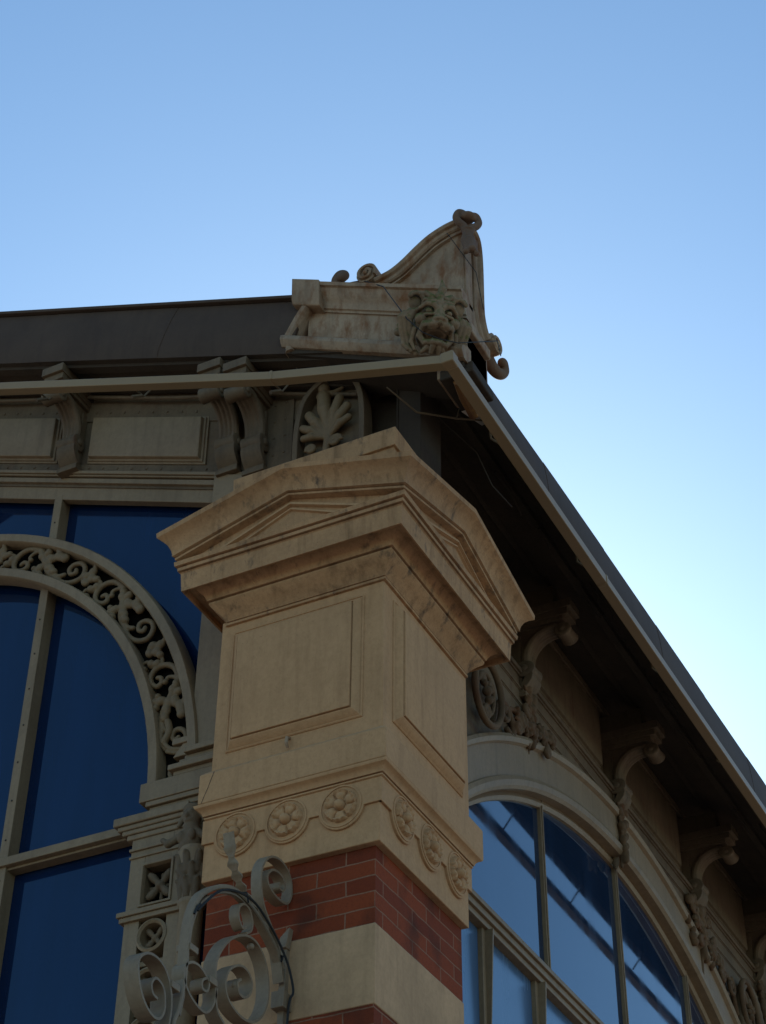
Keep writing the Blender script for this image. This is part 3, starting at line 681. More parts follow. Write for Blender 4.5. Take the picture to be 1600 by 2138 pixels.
sp.box(FL, -1.482, -1.14, 6.045, 6.060, 0, d+.012); sp.box(FL, -1.480, -1.14, 6.005, 6.018, 0, d+.009)
sp.box(FL, -1.505, -1.12, 5.690, 5.715, 0, d+.030); sp.box(FL, -1.495, -1.13, 5.665, 5.690, 0, d+.018)
sp.sweep(FL, [(-1.405, 5.735), (-1.220, 5.735), (-1.220, 5.967), (-1.405, 5.967)], [(0, d-.02), (0, d+.008), (.012, d+.008), (.018, d-.02)], closed=True)
spo = sp.build('carved_strip', METAL, H, bevel=.003)
sb = MB(); sb.box(FL, -1.40, -1.225, 4.3, 5.97, -.04, .0); sb.build('recess_back', BLACK, spo)  # black plate, the holes' shade put into its colour
def rosy(cu, cv, r, seed):
    rn = random.Random(seed); P_ = [(FL(cu, cv, .05), (r*.28,)*3, None)]
    for k in range(4):
        a = math.pi/4+k*math.pi/2; P_ += [('c', FL(cu, cv, .045), FL(cu+r*.7*math.cos(a), cv+r*.75*math.sin(a), .05), r*.14, r*.26), (FL(cu+r*.9*math.cos(a), cv+r*.95*math.sin(a), .055), (r*.2,)*3, None)]
        a += math.pi/4; P_ += [('c', FL(cu, cv, .03), FL(cu+r*.75*math.cos(a), cv+r*.75*math.sin(a), .03), r*.10, r*.12)]
    return P_
sculpt(rosy(-1.313, 5.852, .085, 1), res=.0045, k=.007).build('carved_flower', METALD, spo, smooth=True, angle=80)
for cv in (5.575, 5.33, 5.09, 4.85):
    q = MB(); q.sweep(FL, [(-1.313+.085*math.cos(2*math.pi*k/32), cv+.085*math.sin(2*math.pi*k/32)) for k in range(32)], [(0, .0), (0, d+.004), (.012, d+.012), (.022, d), (.022, 0)], closed=True)
    q.build('ring_moulding', METAL, spo, smooth=True, angle=35)
    sculpt(rosy(-1.313, cv, .062, 2), res=.005, k=.007).build('carved_flower', METALD, spo, smooth=True, angle=80)
    q = MB(); q.box(FL, -1.39, -1.235, cv-.135, cv-.108, -.04, d-.03); q.build('strip_bar', METAL, spo, bevel=.003)
# slender column with figured capital
cm = MB(); cc = FL(-1.035, 0, .185); n = 28
def circ(z, r): return [(cc[0]+r*math.cos(2*math.pi*k/n), cc[1]+r*math.sin(2*math.pi*k/n), z) for k in range(n)]
cm.rings([circ(z, r) for z, r in ((2.2, .062), (5.60, .056), (5.61, .064), (5.622, .068), (5.634, .064), (5.638, .056), (5.70, .058), (5.80, .068), (5.86, .085), (5.875, .088), (5.878, .075), (5.90, .075))])
cmo = cm.build('column', METAL, H, smooth=True, angle=40)
cpz = []
for row, (z0, z1, r) in enumerate(((5.645, 5.74, .058), (5.70, 5.81, .062), (5.77, 5.87, .070))):
    for k in range(8):
        a = 2*math.pi*(k+.5*row)/8; dx, dy = math.cos(a), math.sin(a)
        cpz += [('c', (cc[0]+dx*r*.85, cc[1]+dy*r*.85, z0), (cc[0]+dx*r, cc[1]+dy*r, z1-.02), .018, .022), ('c', (cc[0]+dx*r, cc[1]+dy*r, z1-.02), (cc[0]+dx*(r+.022), cc[1]+dy*(r+.022), z1-.012), .014, .009)]
sculpt(cpz, res=.005, k=.007).build('leaf_capital', METALD, cmo, smooth=True, angle=80)
hx, hy, hz = cc[0]-.03, cc[1]-.01, 6.085
hp = [((hx, hy, hz), (.045, .045, .055), None), ((hx, hy-.045, hz-.012), (.011, .014, .016), None), ((hx-.017, hy-.038, hz+.010), (.010, .008, .008), None), ((hx+.017, hy-.038, hz+.010), (.010, .008, .008), None),
      ((hx, hy-.036, hz-.036), (.018, .010, .007), None), ((hx, hy+.01, hz+.045), (.055, .05, .025), None), ('c', (hx, hy, hz-.03), (hx, hy+.01, 5.93), .035, .06),
      ('c', (hx-.02, hy, 6.00), (hx-.11, hy-.02, 5.955), .026, .018), ('c', (hx-.11, hy-.02, 5.955), (hx-.15, hy-.01, 5.99), .018, .012), ('c', (hx+.02, hy, 6.0), (hx+.09, hy-.02, 5.95), .026, .018),
      ('c', (hx-.05, hy+.01, hz+.02), (hx-.07, hy, hz-.03), .016, .012), ('c', (hx+.05, hy+.01, hz+.02), (hx+.07, hy, hz-.03), .016, .012), ((hx-.03, hy-.04, 5.965), (.02, .015, .03), None), ((hx+.03, hy-.04, 5.965), (.02, .015, .03), None)]
sculpt(hp, res=.0045, k=.010).build('carved_figure', METALD, cmo, smooth=True, angle=80)
# ------------------------------------------------------------------ side wall and its wide arch
SC = (4.16, 3.57); RI = 4.10; Y0, Y1 = .45, 7.9
def az_(u, r): return SC[1]+math.sqrt(max(0, r*r-(u-SC[0])**2))
sw = MB(); N_ = 64; top = 8.10
a_ = [(Y0+(Y1-Y0)*i/N_) for i in range(N_+1)]
low = [max(5.6, az_(u, RI+.03)) if abs(u-SC[0]) < RI+.03 else 5.6 for u in a_]
for i in range(N_):
    P_ = []
    for d in (-.14, .045):
        P_ += [FR(a_[i], low[i], d), FR(a_[i+1], low[i+1], d), FR(a_[i+1], top, d), FR(a_[i], top, d)]
    sw.add(P_, [(3, 2, 1, 0), (4, 5, 6, 7), (0, 1, 5, 4), (2, 3, 7, 6)])
sw.box(FR, .352, Y0, 5.6, top, -.14, .045)
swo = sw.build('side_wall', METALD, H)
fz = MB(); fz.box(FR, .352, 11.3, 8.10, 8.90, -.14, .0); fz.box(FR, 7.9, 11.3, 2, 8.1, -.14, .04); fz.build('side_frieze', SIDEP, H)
sm = MB()
for v0, v1, d in ((8.095, 8.125, .072), (8.085, 8.095, .058), (7.985, 7.998, .060), (7.978, 7.985, .052), (7.870, 7.885, .058), (7.863, 7.870, .051)): sm.box(FR, .352, 11.3, v0, v1, 0, d)
sm.box(FR, .352, 11.3, 8.74, 8.80, 0, .03)
sm.build('string_moulding', METALD, H, bevel=.004)
for c in (1.75, 3.315, 4.87, 6.39):
    q = MB(); w = .60 if c > 2 else .55
    def rect(i, d): return [FR(c-w+i, 8.19+i, d), FR(c+w-i, 8.19+i, d), FR(c+w-i, 8.70-i, d), FR(c-w+i, 8.70-i, d)]
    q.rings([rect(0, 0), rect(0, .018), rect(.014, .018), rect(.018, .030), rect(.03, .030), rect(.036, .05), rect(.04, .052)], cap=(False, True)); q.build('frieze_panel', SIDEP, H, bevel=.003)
av = MB()
t0 = 180-math.degrees(math.asin((6.0-SC[1])/4.1)); A0, A1 = 37, 143
av.sweep(FR, arc(SC, RI, A0, A1, 80), [(.03, -.12), (.03, .055), (.012, .075), (-.02, .082), (-.045, .072), (-.05, .058), (-.235, .060), (-.245, .085), (-.27, .098), (-.292, .088), (-.30, .04), (-.30, -.1)])
avs = av.build('side_archivolt', METAL, H, smooth=True, angle=30)
# window set back in the arch
wf = MB(); wf.sweep(FR, arc(SC, RI-.028, A0, A1, 80), [(0, -.06), (0, -.012), (.028, .0), (.050, -.015), (.055, -.06)])
ws = wf.build('side_window', METAL, H, smooth=True, angle=30, label='wide arched side window mirroring the eaves and sky')
gl = MB(); top_ = [(u, v) for u, v in arc(SC, RI+.01, A0, A1, 60) if v > 6.23]
poly = top_+[(top_[-1][0], 6.205), (top_[0][0], 6.205)]
gl.slab(FR, poly, -.045, -.035); gl.build('pane', GLASS_S, ws)
gl = MB(); gl.slab(FR, [(.4, 2.5), (7.8, 2.5), (7.8, 6.2), (.4, 6.2)], -.050, -.040); gl.build('pane', GLASS_L, ws)
for u in (1.60, 2.875, 4.145, 5.46, 6.72):
    q = MB(); v1 = az_(u, RI-.01); q.box(FR, u-.016, u+.016, 6.24, v1, -.05, -.010); q.box(FR, u-.006, u+.006, 6.24, v1, -.010, -.002); q.build('mullion', METAL, ws, bevel=.003)
q = MB()
for v0, v1, d in ((6.262, 6.300, .02), (6.238, 6.262, .045), (6.20, 6.238, .028), (6.165, 6.20, .010)): q.box(FR, .45, 7.85, v0, v1, -.09, d)
q.build('transom', METAL, ws, bevel=.003)
for k in range(9):
    u = 1.24+.715*k
    q = MB(); q.box(FR, u-.018, u+.018, 2.5, 6.17, -.05, -.012); q.build('mullion', METAL, ws, bevel=.003)
    q = MB(); q.add([FR(u+.018, 6.165, -.02), FR(u+.030, 6.165, -.02), FR(u+.030, 6.165, .035), FR(u+.018, 6.165, .035), FR(u+.018, 5.2, -.02), FR(u+.024, 5.2, -.02), FR(u+.024, 5.2, -.010), FR(u+.018, 5.2, -.010)],
                    [(0, 1, 2, 3), (7, 6, 5, 4), (0, 4, 5, 1), (1, 5, 6, 2), (2, 6, 7, 3), (3, 7, 4, 0)]); q.build('casement_fin', METAL, ws)
# spandrel carving: oval cartouche and foliage, mirrored at the far end
def spandrel(sg):
    U = lambda u: u if sg > 0 else 2*SC[0]-u
    P_ = []; B = lambda u, v, d: FR(U(u), v, d)
    def st(pts, rad, d=.075):
        pts = smooth_path(pts, 4); P_.extend(caps([B(a, b, d) for a, b in pts], rad if hasattr(rad, '__len__') else [rad]*len(pts)))
    ov = [(1.80+.185*math.cos(t)+.03*math.sin(t), 7.53+.215*math.sin(t)) for t in [2*math.pi*k/20 for k in range(21)]]
    st(ov, .018, .13); st([(1.80+.62*(a-1.80), 7.53+.66*(b-7.53)) for a, b in ov], .010, .11)
    for c, r0, a0, tn, s_ in (((1.80, 7.40), .055, .5, 1.5, 1), ((1.76, 7.60), .05, 3.5, 1.4, -1), ((1.86, 7.60), .045, 0, 1.3, 1)):
        sp_ = spiral(c, r0, .008, a0, tn, 16, s_); P_.extend(caps([B(a, b, .115) for a, b in sp_], [.012]*len(sp_)))
    for du, dv, r in ((-.02, .0, .03), (.02, .03, .026), (.0, -.05, .026), (.04, -.02, .02), (-.05, .04, .02)): P_.append((B(1.80+du, 7.53+dv, .13), (r, r, r), None))
    # ribbon down to the arch and foliage spray
    st([(1.97, 7.45), (2.05, 7.62), (2.17, 7.68), (2.27, 7.60), (2.25, 7.50), (2.18, 7.52)], .018)
    st([(2.17, 7.66), (2.32, 7.72), (2.45, 7.66), (2.50, 7.58)], .016)
    rn = random.Random(4)
    for c0, ln in (((2.36, 7.68), .085), ((2.52, 7.70), .095), ((2.68, 7.76), .085), ((2.82, 7.80), .065)):
        for k in range(9):
            a = 2*math.pi*k/9+rn.uniform(-.2, .2); L_ = ln*rn.uniform(.7, 1.1); e = (c0[0]+L_*math.cos(a), c0[1]+.8*L_*math.sin(a)); md = ((c0[0]+e[0])/2, (c0[1]+e[1])/2)
            P_.append(('c', B(*c0, .09), B(*md, .105), .012, .017)); P_.append(('c', B(*md, .105), B(*e, .085), .017, .011)); P_.append((B(e[0], e[1], .10), (.013, .013, .013), None))
    for u, v, r0, s_ in ((2.12, 7.60, .085, 1), (2.30, 7.60, .055, -1), (2.46, 7.80, .045, 1), (2.75, 7.68, .045, -1)):
        sp_ = spiral((u, v), r0, .010, 2.0, 1.3, 18, s_); P_.extend(caps([B(a, b, .095) for a, b in sp_], [.014]*len(sp_)))
    return sculpt(P_, res=.0065, k=.009)
spandrel(1).build('spandrel_carving', FOLI, swo, smooth=True, angle=80)
spandrel(-1).build('spandrel_carving', FOLI, swo, smooth=True, angle=80)
# hanging foliage on the wall under the side brackets
def drop(u, big):
    rn = random.Random(int(u*10)); P_ = [('c', FR(u, 7.98, .07), FR(u, 7.56 if not big else 7.42, .055), .028, .010)]
    for k in range(16):
        t = k/16; s_ = (1-t); P_.append((FR(u+rn.uniform(-.07, .07)*s_, 8.00-.42*t, .085), (.026, .016+.02*s_, .03), None))
        P_.append(('c', FR(u, 7.99-.40*t, .07), FR(u+(-1)**k*.085*s_, 8.02-.40*t, .085), .014, .009))
    if big:
        for k in range(44):
            t = rn.random(); P_.append((FR(u+rn.uniform(-.34, .34)*(1-abs(t-.5)), 8.05-.46*t, .075), (rn.uniform(.014, .035),)*3, None))
        for sg in (-1, 1):
            sp_ = spiral((u+sg*.15, 7.93), .07, .01, 0, 1.4, 16, sg); P_ += caps([FR(a, b, .085) for a, b in sp_], [.013]*len(sp_))
    return sculpt(P_, res=.006, k=.010)
for u, b in ((2.54, False), (4.09, False), (5.65, True), (7.1, False)): drop(u, b).build('hanging_foliage', FOLI, swo, smooth=True, angle=80)
# far wreath
P_ = caps([FR(6.62+.24*math.cos(t), 7.50+.27*math.sin(t), .10) for t in [2*math.pi*k/24 for k in range(25)]], [.032]*25)
sculpt(P_, res=.007, k=.01).build('spandrel_wreath', METALD, swo, smooth=True, angle=80)

# ------------------------------------------------------------------ corner ornament on the roof
AO = thing('corner_acroterion', (.40, .12, 8.33), 'rust streaked ornamental pediment with curling volutes standing on the roof corner', 'roof ornament')
FA = Fr('L', .07); FX = Fr('R', .47); S2 = .505
def ab_(mb, u0, u1, c0, c1, d0, d1): return mb.box(FA, u0, u1, c0, c1, d0, d1, rake=S2, ub=.47)
b = MB(); ab_(b, -.505, .468, 8.35, 8.83, -.26, 0); b.box(FX, .071, .32, 8.30, 8.60, -.18, -.002)
bo_ = b.build('block', RUSTY, AO, bevel=.004)
b = MB()
def raked(prof, u0, u1):                    # profile [(c, d)] run along the slope, ends closed
    mb = MB(); mb.rings([[FA(u, c+S2*(.47-u), d) for c, d in prof] for u in (u0, u1)]); return mb
raked([(8.665, -.03), (8.665, .010), (8.680, .012), (8.685, .022), (8.715, .026), (8.735, .030), (8.760, .050), (8.79, .060), (8.815, .064), (8.820, .080), (8.845, .082), (8.85, -.03)], -.40, .475).build('upper_moulding', RUSTY, AO, smooth=True, angle=35)
raked([(8.66, -.20), (8.66, .072), (8.69, .084), (8.83, .090), (8.853, .092), (8.853, -.20)], -.575, -.395).build('end_cap', RUSTY, AO, bevel=.006)
raked([(8.330, -.03), (8.332, .060), (8.345, .072), (8.375, .084), (8.405, .078), (8.428, .056), (8.434, .030), (8.452, .028), (8.455, -.03)], -.635, .475).build('lower_roll', RUSTY, AO, smooth=True, angle=35)
q = MB(); q.sweep(FA, [(-.585, 8.84), (-.60, 8.97), (-.545, 9.08), (-.500, 9.15)], [(-.03, -.18), (-.03, .045), (-.015, .065), (.015, .065), (.03, .045), (.03, -.18)]); q.build('side_scroll', RUSTY, AO, smooth=True, angle=40)
for z0, z1, y1 in ((8.275, 8.345, .33), (8.56, 8.63, .31)): MB().box(FX, .06, y1, z0, z1, -.16, .03).build('right_moulding', DARKP if z0 < 8.4 else RUSTY, AO, bevel=.008)
q = MB(); ab_(q, -.60, .46, 8.295, 8.329, -.28, .03); q.build('underside_plate', DARKP, AO)
# curved pediment, left wing
cl = smooth_path([(-.075, 9.205), (-.03, 9.212), (.03, 9.228), (.10, 9.27), (.18, 9.335), (.26, 9.390), (.35, 9.425), (.42, 9.437), (.468, 9.44)], 4)
q = MB(); q.slab(FA, [(.468, 8.80), (.14, 8.97), (-.10, 9.10), (-.155, 9.19)]+cl, -.09, -.012); pl_ = q.build('left_wing', RUSTY, AO)
q = MB(); q.sweep(FA, cl, [(.006, -.10), (.006, .030), (-.010, .036), (-.022, .028), (-.028, .012), (-.048, .010), (-.056, .0), (-.056, -.10)]); q.build('crest_moulding', RUSTY, pl_, smooth=True, angle=30)
ci = smooth_path([(-.10, 9.145), (.0, 9.130), (.10, 9.165), (.20, 9.240), (.30, 9.310), (.40, 9.345), (.462, 9.35)], 4)
q = MB(); q.sweep(FA, ci, [(.004, -.03), (.004, .006), (-.006, .008), (-.012, -.03)]); q.build('inner_fillet', RUSTY, pl_, smooth=True)
def volute(fr, c, r, d0, d1, a0, sg, name, par, seg=30):
    mb = MB(); sp_ = spiral(c, r, r*.30, a0, 1.35, seg, sg); mb.sweep(fr, sp_, [(.004, d0), (.004, d1), (-.004, d1+.006), (-.013, d1), (-.013, d0)])
    P2 = [(c[0]+r*1.0*math.cos(2*math.pi*k/24), c[1]+r*1.0*math.sin(2*math.pi*k/24)) for k in range(24)]
    mb.slab(fr, P2, d0+.004, d1-.016); mb.ball(fr(c[0], c[1], d1-.004), (r*.26,)*3); return mb.build(name, RUSTY, par, smooth=True, angle=35)
volute(FA, (-.125, 9.268), .062, -.10, .045, -.6, 1, 'volute', AO)
volute(FX, (.375, 8.735), .066, -.10, .045, 3.4, 1, 'volute', AO)
def curl(fr, pts, rad, nm):
    sculpt(caps([fr(a, b, c) for a, b, c in smooth_path(pts, 4)], [rad[0]+(rad[1]-rad[0])*i/((len(pts)-1)*4) for i in range((len(pts)-1)*4+1)])+[(fr(*pts[-1]), (rad[1]*1.05,)*3, None)], res=.005, k=.006).build(nm, FIN, AO, smooth=True, angle=80)
curl(FA, [(-.14, 9.235, -.03), (-.21, 9.245, -.02), (-.27, 9.25, -.01), (-.315, 9.275, .0), (-.325, 9.315, .01), (-.300, 9.345, .015), (-.27, 9.330, .02), (-.285, 9.305, .03)], (.034, .026), 'leaf_curl')
curl(FX, [(.38, 8.69, -.03), (.43, 8.64, -.02), (.475, 8.625, -.01), (.515, 8.64, .0), (.535, 8.675, .01), (.515, 8.71, .015), (.49, 8.70, .02)], (.034, .024), 'leaf_curl')
# right wing
cr_ = smooth_path([(.075, 9.44), (.12, 9.44), (.185, 9.435), (.225, 9.40), (.243, 9.32), (.247, 9.20), (.245, 9.05), (.243, 8.92), (.248, 8.83), (.272, 8.76), (.31, 8.715)], 4)
cr_ = [(u-.07+.0, v) if False else (u, v) for u, v in cr_]
q = MB(); q.slab(FX, [(.075, 9.40), (.075, 8.60), (.31, 8.60), (.33, 8.66)]+cr_[::-1], -.09, -.012); pr_ = q.build('right_wing', RUSTY, AO)
q = MB(); q.sweep(FX, cr_, [(.006, -.10), (.006, .030), (-.010, .036), (-.024, .026), (-.030, .012), (-.052, .010), (-.060, .0), (-.060, -.10)]); q.build('crest_moulding', RUSTY, pr_, smooth=True, angle=30)
# finial at the peak
fc = lambda a, z, o: (.475+a*.707+o*.707, .065+a*.707-o*.707, z)        # a: across the corner, o: outwards
P_ = []; C_ = []; dz = -.045
for sg in (-1, 1):
    pts = smooth_path([(sg*.006, 9.32+dz, .045), (sg*.022, 9.375+dz, .045), (sg*.050, 9.40+dz, .045), (sg*.066, 9.435+dz, .045), (sg*.052, 9.475+dz, .048), (sg*.026, 9.468+dz, .055), (sg*.030, 9.440+dz, .062)], 4)
    P_ += caps([fc(*p) for p in pts], [.022-.005*i/len(pts) for i in range(len(pts))])
    P_ += [('c', fc(sg*.022, 9.10, .085), fc(sg*.034, 9.20, .060), .016, .014), ('c', fc(sg*.034, 9.20, .060), fc(sg*.018, 9.28, .05), .014, .010), (fc(sg*.030, 9.085, .09), (.018,)*3, None)]
P_ += [('c', fc(0, 9.36+dz, .04), fc(0, 9.20, .055), .022, .026), ('c', fc(0, 9.20, .06), fc(0, 9.12, .085), .034, .026), (fc(0, 9.105, .10), (.024, .024, .022), None), (fc(0, 9.45+dz, .05), (.045, .045, .026), None), (fc(0, 9.35+dz, .045), (.034, .034, .012), None)]
sculpt(P_, C_, res=.0040, k=.005).build('finial', FIN, AO, smooth=True, angle=80)
q = MB(); q.tube([(.40, .10, 8.27), (.385, .22, 8.26), (.37, .36, 8.25)], [.03, .036, .03], 8); q.build('rusted_base', RUSTO, AO, smooth=True)

# ------------------------------------------------------------------ lion
LC = Vector((.352, -.088, 8.512)); LS = 1.22
lf_ = Vector((.58, -.68, -.46)).normalized(); lx = Vector((0, 0, 1)).cross(lf_).normalized(); lx = Vector((-lf_.y, lf_.x, 0)).normalized(); ly = lf_.cross(lx).normalized()
if ly.z < 0: ly = -ly
LM = np.array([list(lx), list(ly), list(lf_)])         # rows: local axes in world
def lp(x, y, z): return tuple(LC+(lx*x+ly*y+lf_*z)*LS)
P_ = []; C_ = []; rotm = LM.T
def E(x, y, z, a, b_, c, tilt=0, s=1.0):
    rt_ = np.array([[math.cos(tilt), -math.sin(tilt), 0], [math.sin(tilt), math.cos(tilt), 0], [0, 0, 1]]); P_.append((lp(x, y, z), (a*LS, b_*LS, c*LS), rotm @ rt_))
def K(p, q_, r0, r1): P_.append(('c', lp(*p), lp(*q_), r0*LS, r1*LS))
E(0, .015, -.01, .088, .095, .062); E(0, -.045, -.01, .070, .070, .05)
K((0, .0, 0), (-.02, .05, -.16), .080, .10)
K((0, .070, .062), (0, .008, .100), .024, .022)                    # bridge of the nose
K((-.020, .004, .108), (.020, .004, .108), .015, .015); E(0, .008, .118, .022, .012, .012); E(0, -.012, .116, .012, .010, .012)
for s_ in (-1, 1):
    E(s_*.027, -.018, .092, .030, .021, .030, s_*-.25)             # upper lip pads
    E(s_*.052, -.020, .072, .022, .022, .026, s_*-.4)
    K((s_*.012, .060, .084), (s_*.028, .078, .080), .012, .013); K((s_*.028, .078, .080), (s_*.054, .082, .066), .013, .012); K((s_*.054, .082, .066), (s_*.080, .062, .044), .012, .009)   # brow
    K((s_*.022, .096, .066), (s_*.060, .104, .046), .012, .010); K((s_*.008, .085, .075), (s_*.006, .110, .062), .009, .010)
    E(s_*.074, .012, .052, .025, .025, .024)                       # cheek boss
    K((s_*.022, .036, .080), (s_*.060, .030, .068), .007, .008)    # lower lid
    K((s_*.062, -.020, .055), (s_*.070, -.060, .045), .012, .013); K((s_*.070, -.060, .045), (s_*.046, -.094, .060), .013, .012)  # mouth corner to jaw
    K((s_*.046, -.090, .062), (s_*.014, -.092, .090), .012, .013)  # jaw rim
    K((s_*.014, -.092, .090), (0, -.092, .093), .013, .013)
    K((s_*.026, -.034, .098), (s_*.027, -.066, .092), .009, .003)  # fangs
    K((s_*.020, -.088, .090), (s_*.020, -.070, .088), .006, .003)
    for k in range(9):                                             # C shaped ears
        a0 = 2.6-3.9*k/8; a1 = 2.6-3.9*min(8, k+1)/8
        K((s_*(.094-.034*math.cos(a0)*1), .098+.038*math.sin(a0), .018), (s_*(.094-.034*math.cos(a1)), .098+.038*math.sin(a1), .018), .010, .010)
    E(s_*.094, .098, .0, .030, .034, .010)
    K((s_*.030, -.112, .060), (s_*.050, -.128, .040), .014, .010); K((s_*.012, -.108, .080), (s_*.016, -.134, .066), .013, .009)
    # side locks, two ridged strands each
    for ox, rr_ in ((.108, .018), (.128, .017), (.146, .014)):
        pts = [(s_*(ox-.012), .055-.3*(ox-.1), .0), (s_*(ox+.006), .02, .005), (s_*(ox-.004), -.03, .0), (s_*(ox-.02), -.075, -.005), (s_*(ox-.022), -.115+.4*(ox-.1), .0), (s_*(ox-.040), -.135+.4*(ox-.1), .01)]
        for i_ in range(5): K(pts[i_], pts[i_+1], rr_*(1-.06*i_), rr_*(1-.06*(i_+1)))
    K((s_*.090, -.03, .03), (s_*.096, -.085, .02), .012, .010); K((s_*.096, -.085, .02), (s_*.080, -.120, .03), .010, .007)
    K((s_*.03, .118, .04), (s_*.055, .140, .02), .016, .012); K((s_*.055, .140, .02), (s_*.075, .132, .02), .012, .008)
    C_.append((lp(s_*.094, .098, .030), (.020, .024, .020), rotm))
    C_.append((lp(s_*.044, .052, .088), (.024, .015, .022), rotm)) # eye sockets
    C_.append((lp(s_*.013, -.003, .128), (.007, .006, .014), rotm))
    C_.append((lp(s_*.004, -.026, .125), (.0025, .018, .010), rotm))
    C_.append((lp(s_*.050, -.044, .085), (.014, .016, .03), rotm))
C_.append((lp(0, -.056, .080), (.050, .025, .080), rotm))
EY = []
for s_ in (-1, 1): EY.append((lp(s_*.043, .049, .066), (.015, .012, .014), rotm))
E(0, .125, .045, .022, .020, .022); K((.0, .13, .04), (.012, .165, .03), .014, .018); K((.012, .165, .03), (.006, .215, .018), .018, .002)
LT = thing('lion_head', tuple(LC), 'mossy carved lion head with an open snarling mouth below the curved roof ornament', 'sculpture')
sculpt(P_, C_, res=.0030, k=.0042).build('carved_head', LION, LT, smooth=True, angle=80)
for e_ in EY: sculpt([(e_[0], tuple(x*LS for x in e_[1]), e_[2])], res=.003, k=.003).build('eye', LION, LT, smooth=True, angle=80)
P_ = []
base = [(.30, 8.62, .02), (.25, 8.575, .05), (.20, 8.585, .07), (.155, 8.63, .07), (.13, 8.665, .06)]
P_ += caps([FA(*p) for p in base], [.030, .034, .038, .042, .030]) + [(FA(.10, 8.66, .08), (.022,)*3, None), (FA(.085, 8.68, .07), (.014,)*3, None), (FA(.12, 8.69, .09), (.02,)*3, None), (FA(.19, 8.60, .10), (.030, .022, .022), None)]
sculpt(P_, res=.005, k=.01).build('clawed_paw', LION, LT, smooth=True, angle=80)

# ------------------------------------------------------------------ cable tray below the eaves
TT = thing('cable_tray', (.51, -.22, 8.1), 'pale beige cable trunking run along both eaves and mitred under the lion', 'cable tray')
def tray(pts, fr, nm):
    mb = MB(); w = .052
    mb.rings([[fr(u, v-.056, -w/2-.010), fr(u, v-.056, w/2), fr(u, v, w/2), fr(u, v, -w/2-.010)] for u, v in pts]); return mb.build(nm, TRAY, TT, bevel=.003)
TL = Fr('L', -.20); TR = Fr('R', .49)
tray([(-5.9, 9.17-.375*1.8), (-4.23, 9.17), (-3.33, 9.51), (-2.43, 9.17), (-.548, 8.462)], TL, 'run'); tray([(-.544, 8.460), (.455, 8.150)], TL, 'run')
tray([(-.165, 8.155), (.9, 8.164), (1.875, 8.172)], TR, 'run'); tray([(1.880, 8.172), (4.9, 8.198), (8.0, 8.21), (11.4, 8.22)], TR, 'run')
q = MB(); q.box(TL, .448, .520, 8.090, 8.160, -.038, .030); q.build('corner_joint', TRAY, TT, bevel=.006)
q = MB(); q.box(TL, -.554, -.538, 8.402, 8.464, -.034, .030); q.build('joint_clip', TRAY, TT, bevel=.003)
q = MB(); q.box(TR, 1.866, 1.890, 8.112, 8.176, -.034, .030); q.build('joint_clip', TRAY, TT, bevel=.003)
for y in (.62, 1.85, 3.10, 4.35, 5.6, 6.9):
    z = 8.135+.012*y; q = MB(); q.tube([(.47, y, z+.02), (.36, y-.02, z+.14), (.35, y-.02, z+.30)], .0065, 6); q.tube([(.35, y-.02, z+.26), (.31, y-.02, z+.33)], .014, 6); q.build('support_arm', METALD, TT, smooth=True)
for x in (-.62, -1.55, -2.25, -3.0):
    z = 8.462+.375*(-.55-x); q = MB(); q.tube([(x, -.18, z+.02), (x, .02, z+.06), (x, .10, z+.20)], .006, 6); q.tube([(x-.03, -.05, z+.01), (x+.0, .0, z+.05)], .012, 6); q.build('support_arm', METALD, TT, smooth=True)
# torn pale sheet by the corner
TS = thing('torn_flashing', (.33, .45, 8.40), 'torn scrap of pale flashing hanging from the eaves near the lion', 'metal scrap')
q = MB(); q.add([(.36, .36, 8.40), (.375, .62, 8.44), (.31, .60, 8.40), (.27, .42, 8.37), (.36, .36, 8.396), (.375, .62, 8.436), (.31, .60, 8.396), (.27, .42, 8.366)], [(0, 1, 2, 3), (7, 6, 5, 4), (0, 4, 5, 1), (1, 5, 6, 2), (2, 6, 7, 3), (3, 7, 4, 0)]); q.build('sheet', TORN, TS)
q = MB(); q.tube([(.37, .58, 8.39), (.24, .42, 8.33), (.08, .26, 8.31), (-.02, .10, 8.40)], [.005, .006, .006, .004], 6); q.tube([(.24, .42, 8.33), (.25, .44, 8.42)], .004, 5); q.build('bent_strip', METALD, TS, smooth=True)
# thin wires
def wire(nm, pts, lab, r=.0022, sm=False):
    q = MB(); q.tube(smooth_path(pts, 6) if sm else pts, r, 6); o = q.build(nm, WIRE, None, smooth=True); o['label'] = lab; o['category'] = 'wire'; return o
wire('wire', [FA(.37, 9.37, .02), FA(.40, 9.30, .06), FX(.10, 9.03, .05), FX(.235, 8.86, .03)], 'thin dark wire slanting down the curved ornament from its finial', .0022)
wire('wire', [FA(-.13, 9.20, .04), FA(.02, 9.03, .10), lp(-.13, .0, .05), lp(-.07, -.070, .12), lp(0, -.090, .135), lp(.09, -.082, .10), FX(.24, 8.61, .10), FX(.40, 8.66, .05)], 'dark wire strung across the lion jaw between the two volutes', .0030)

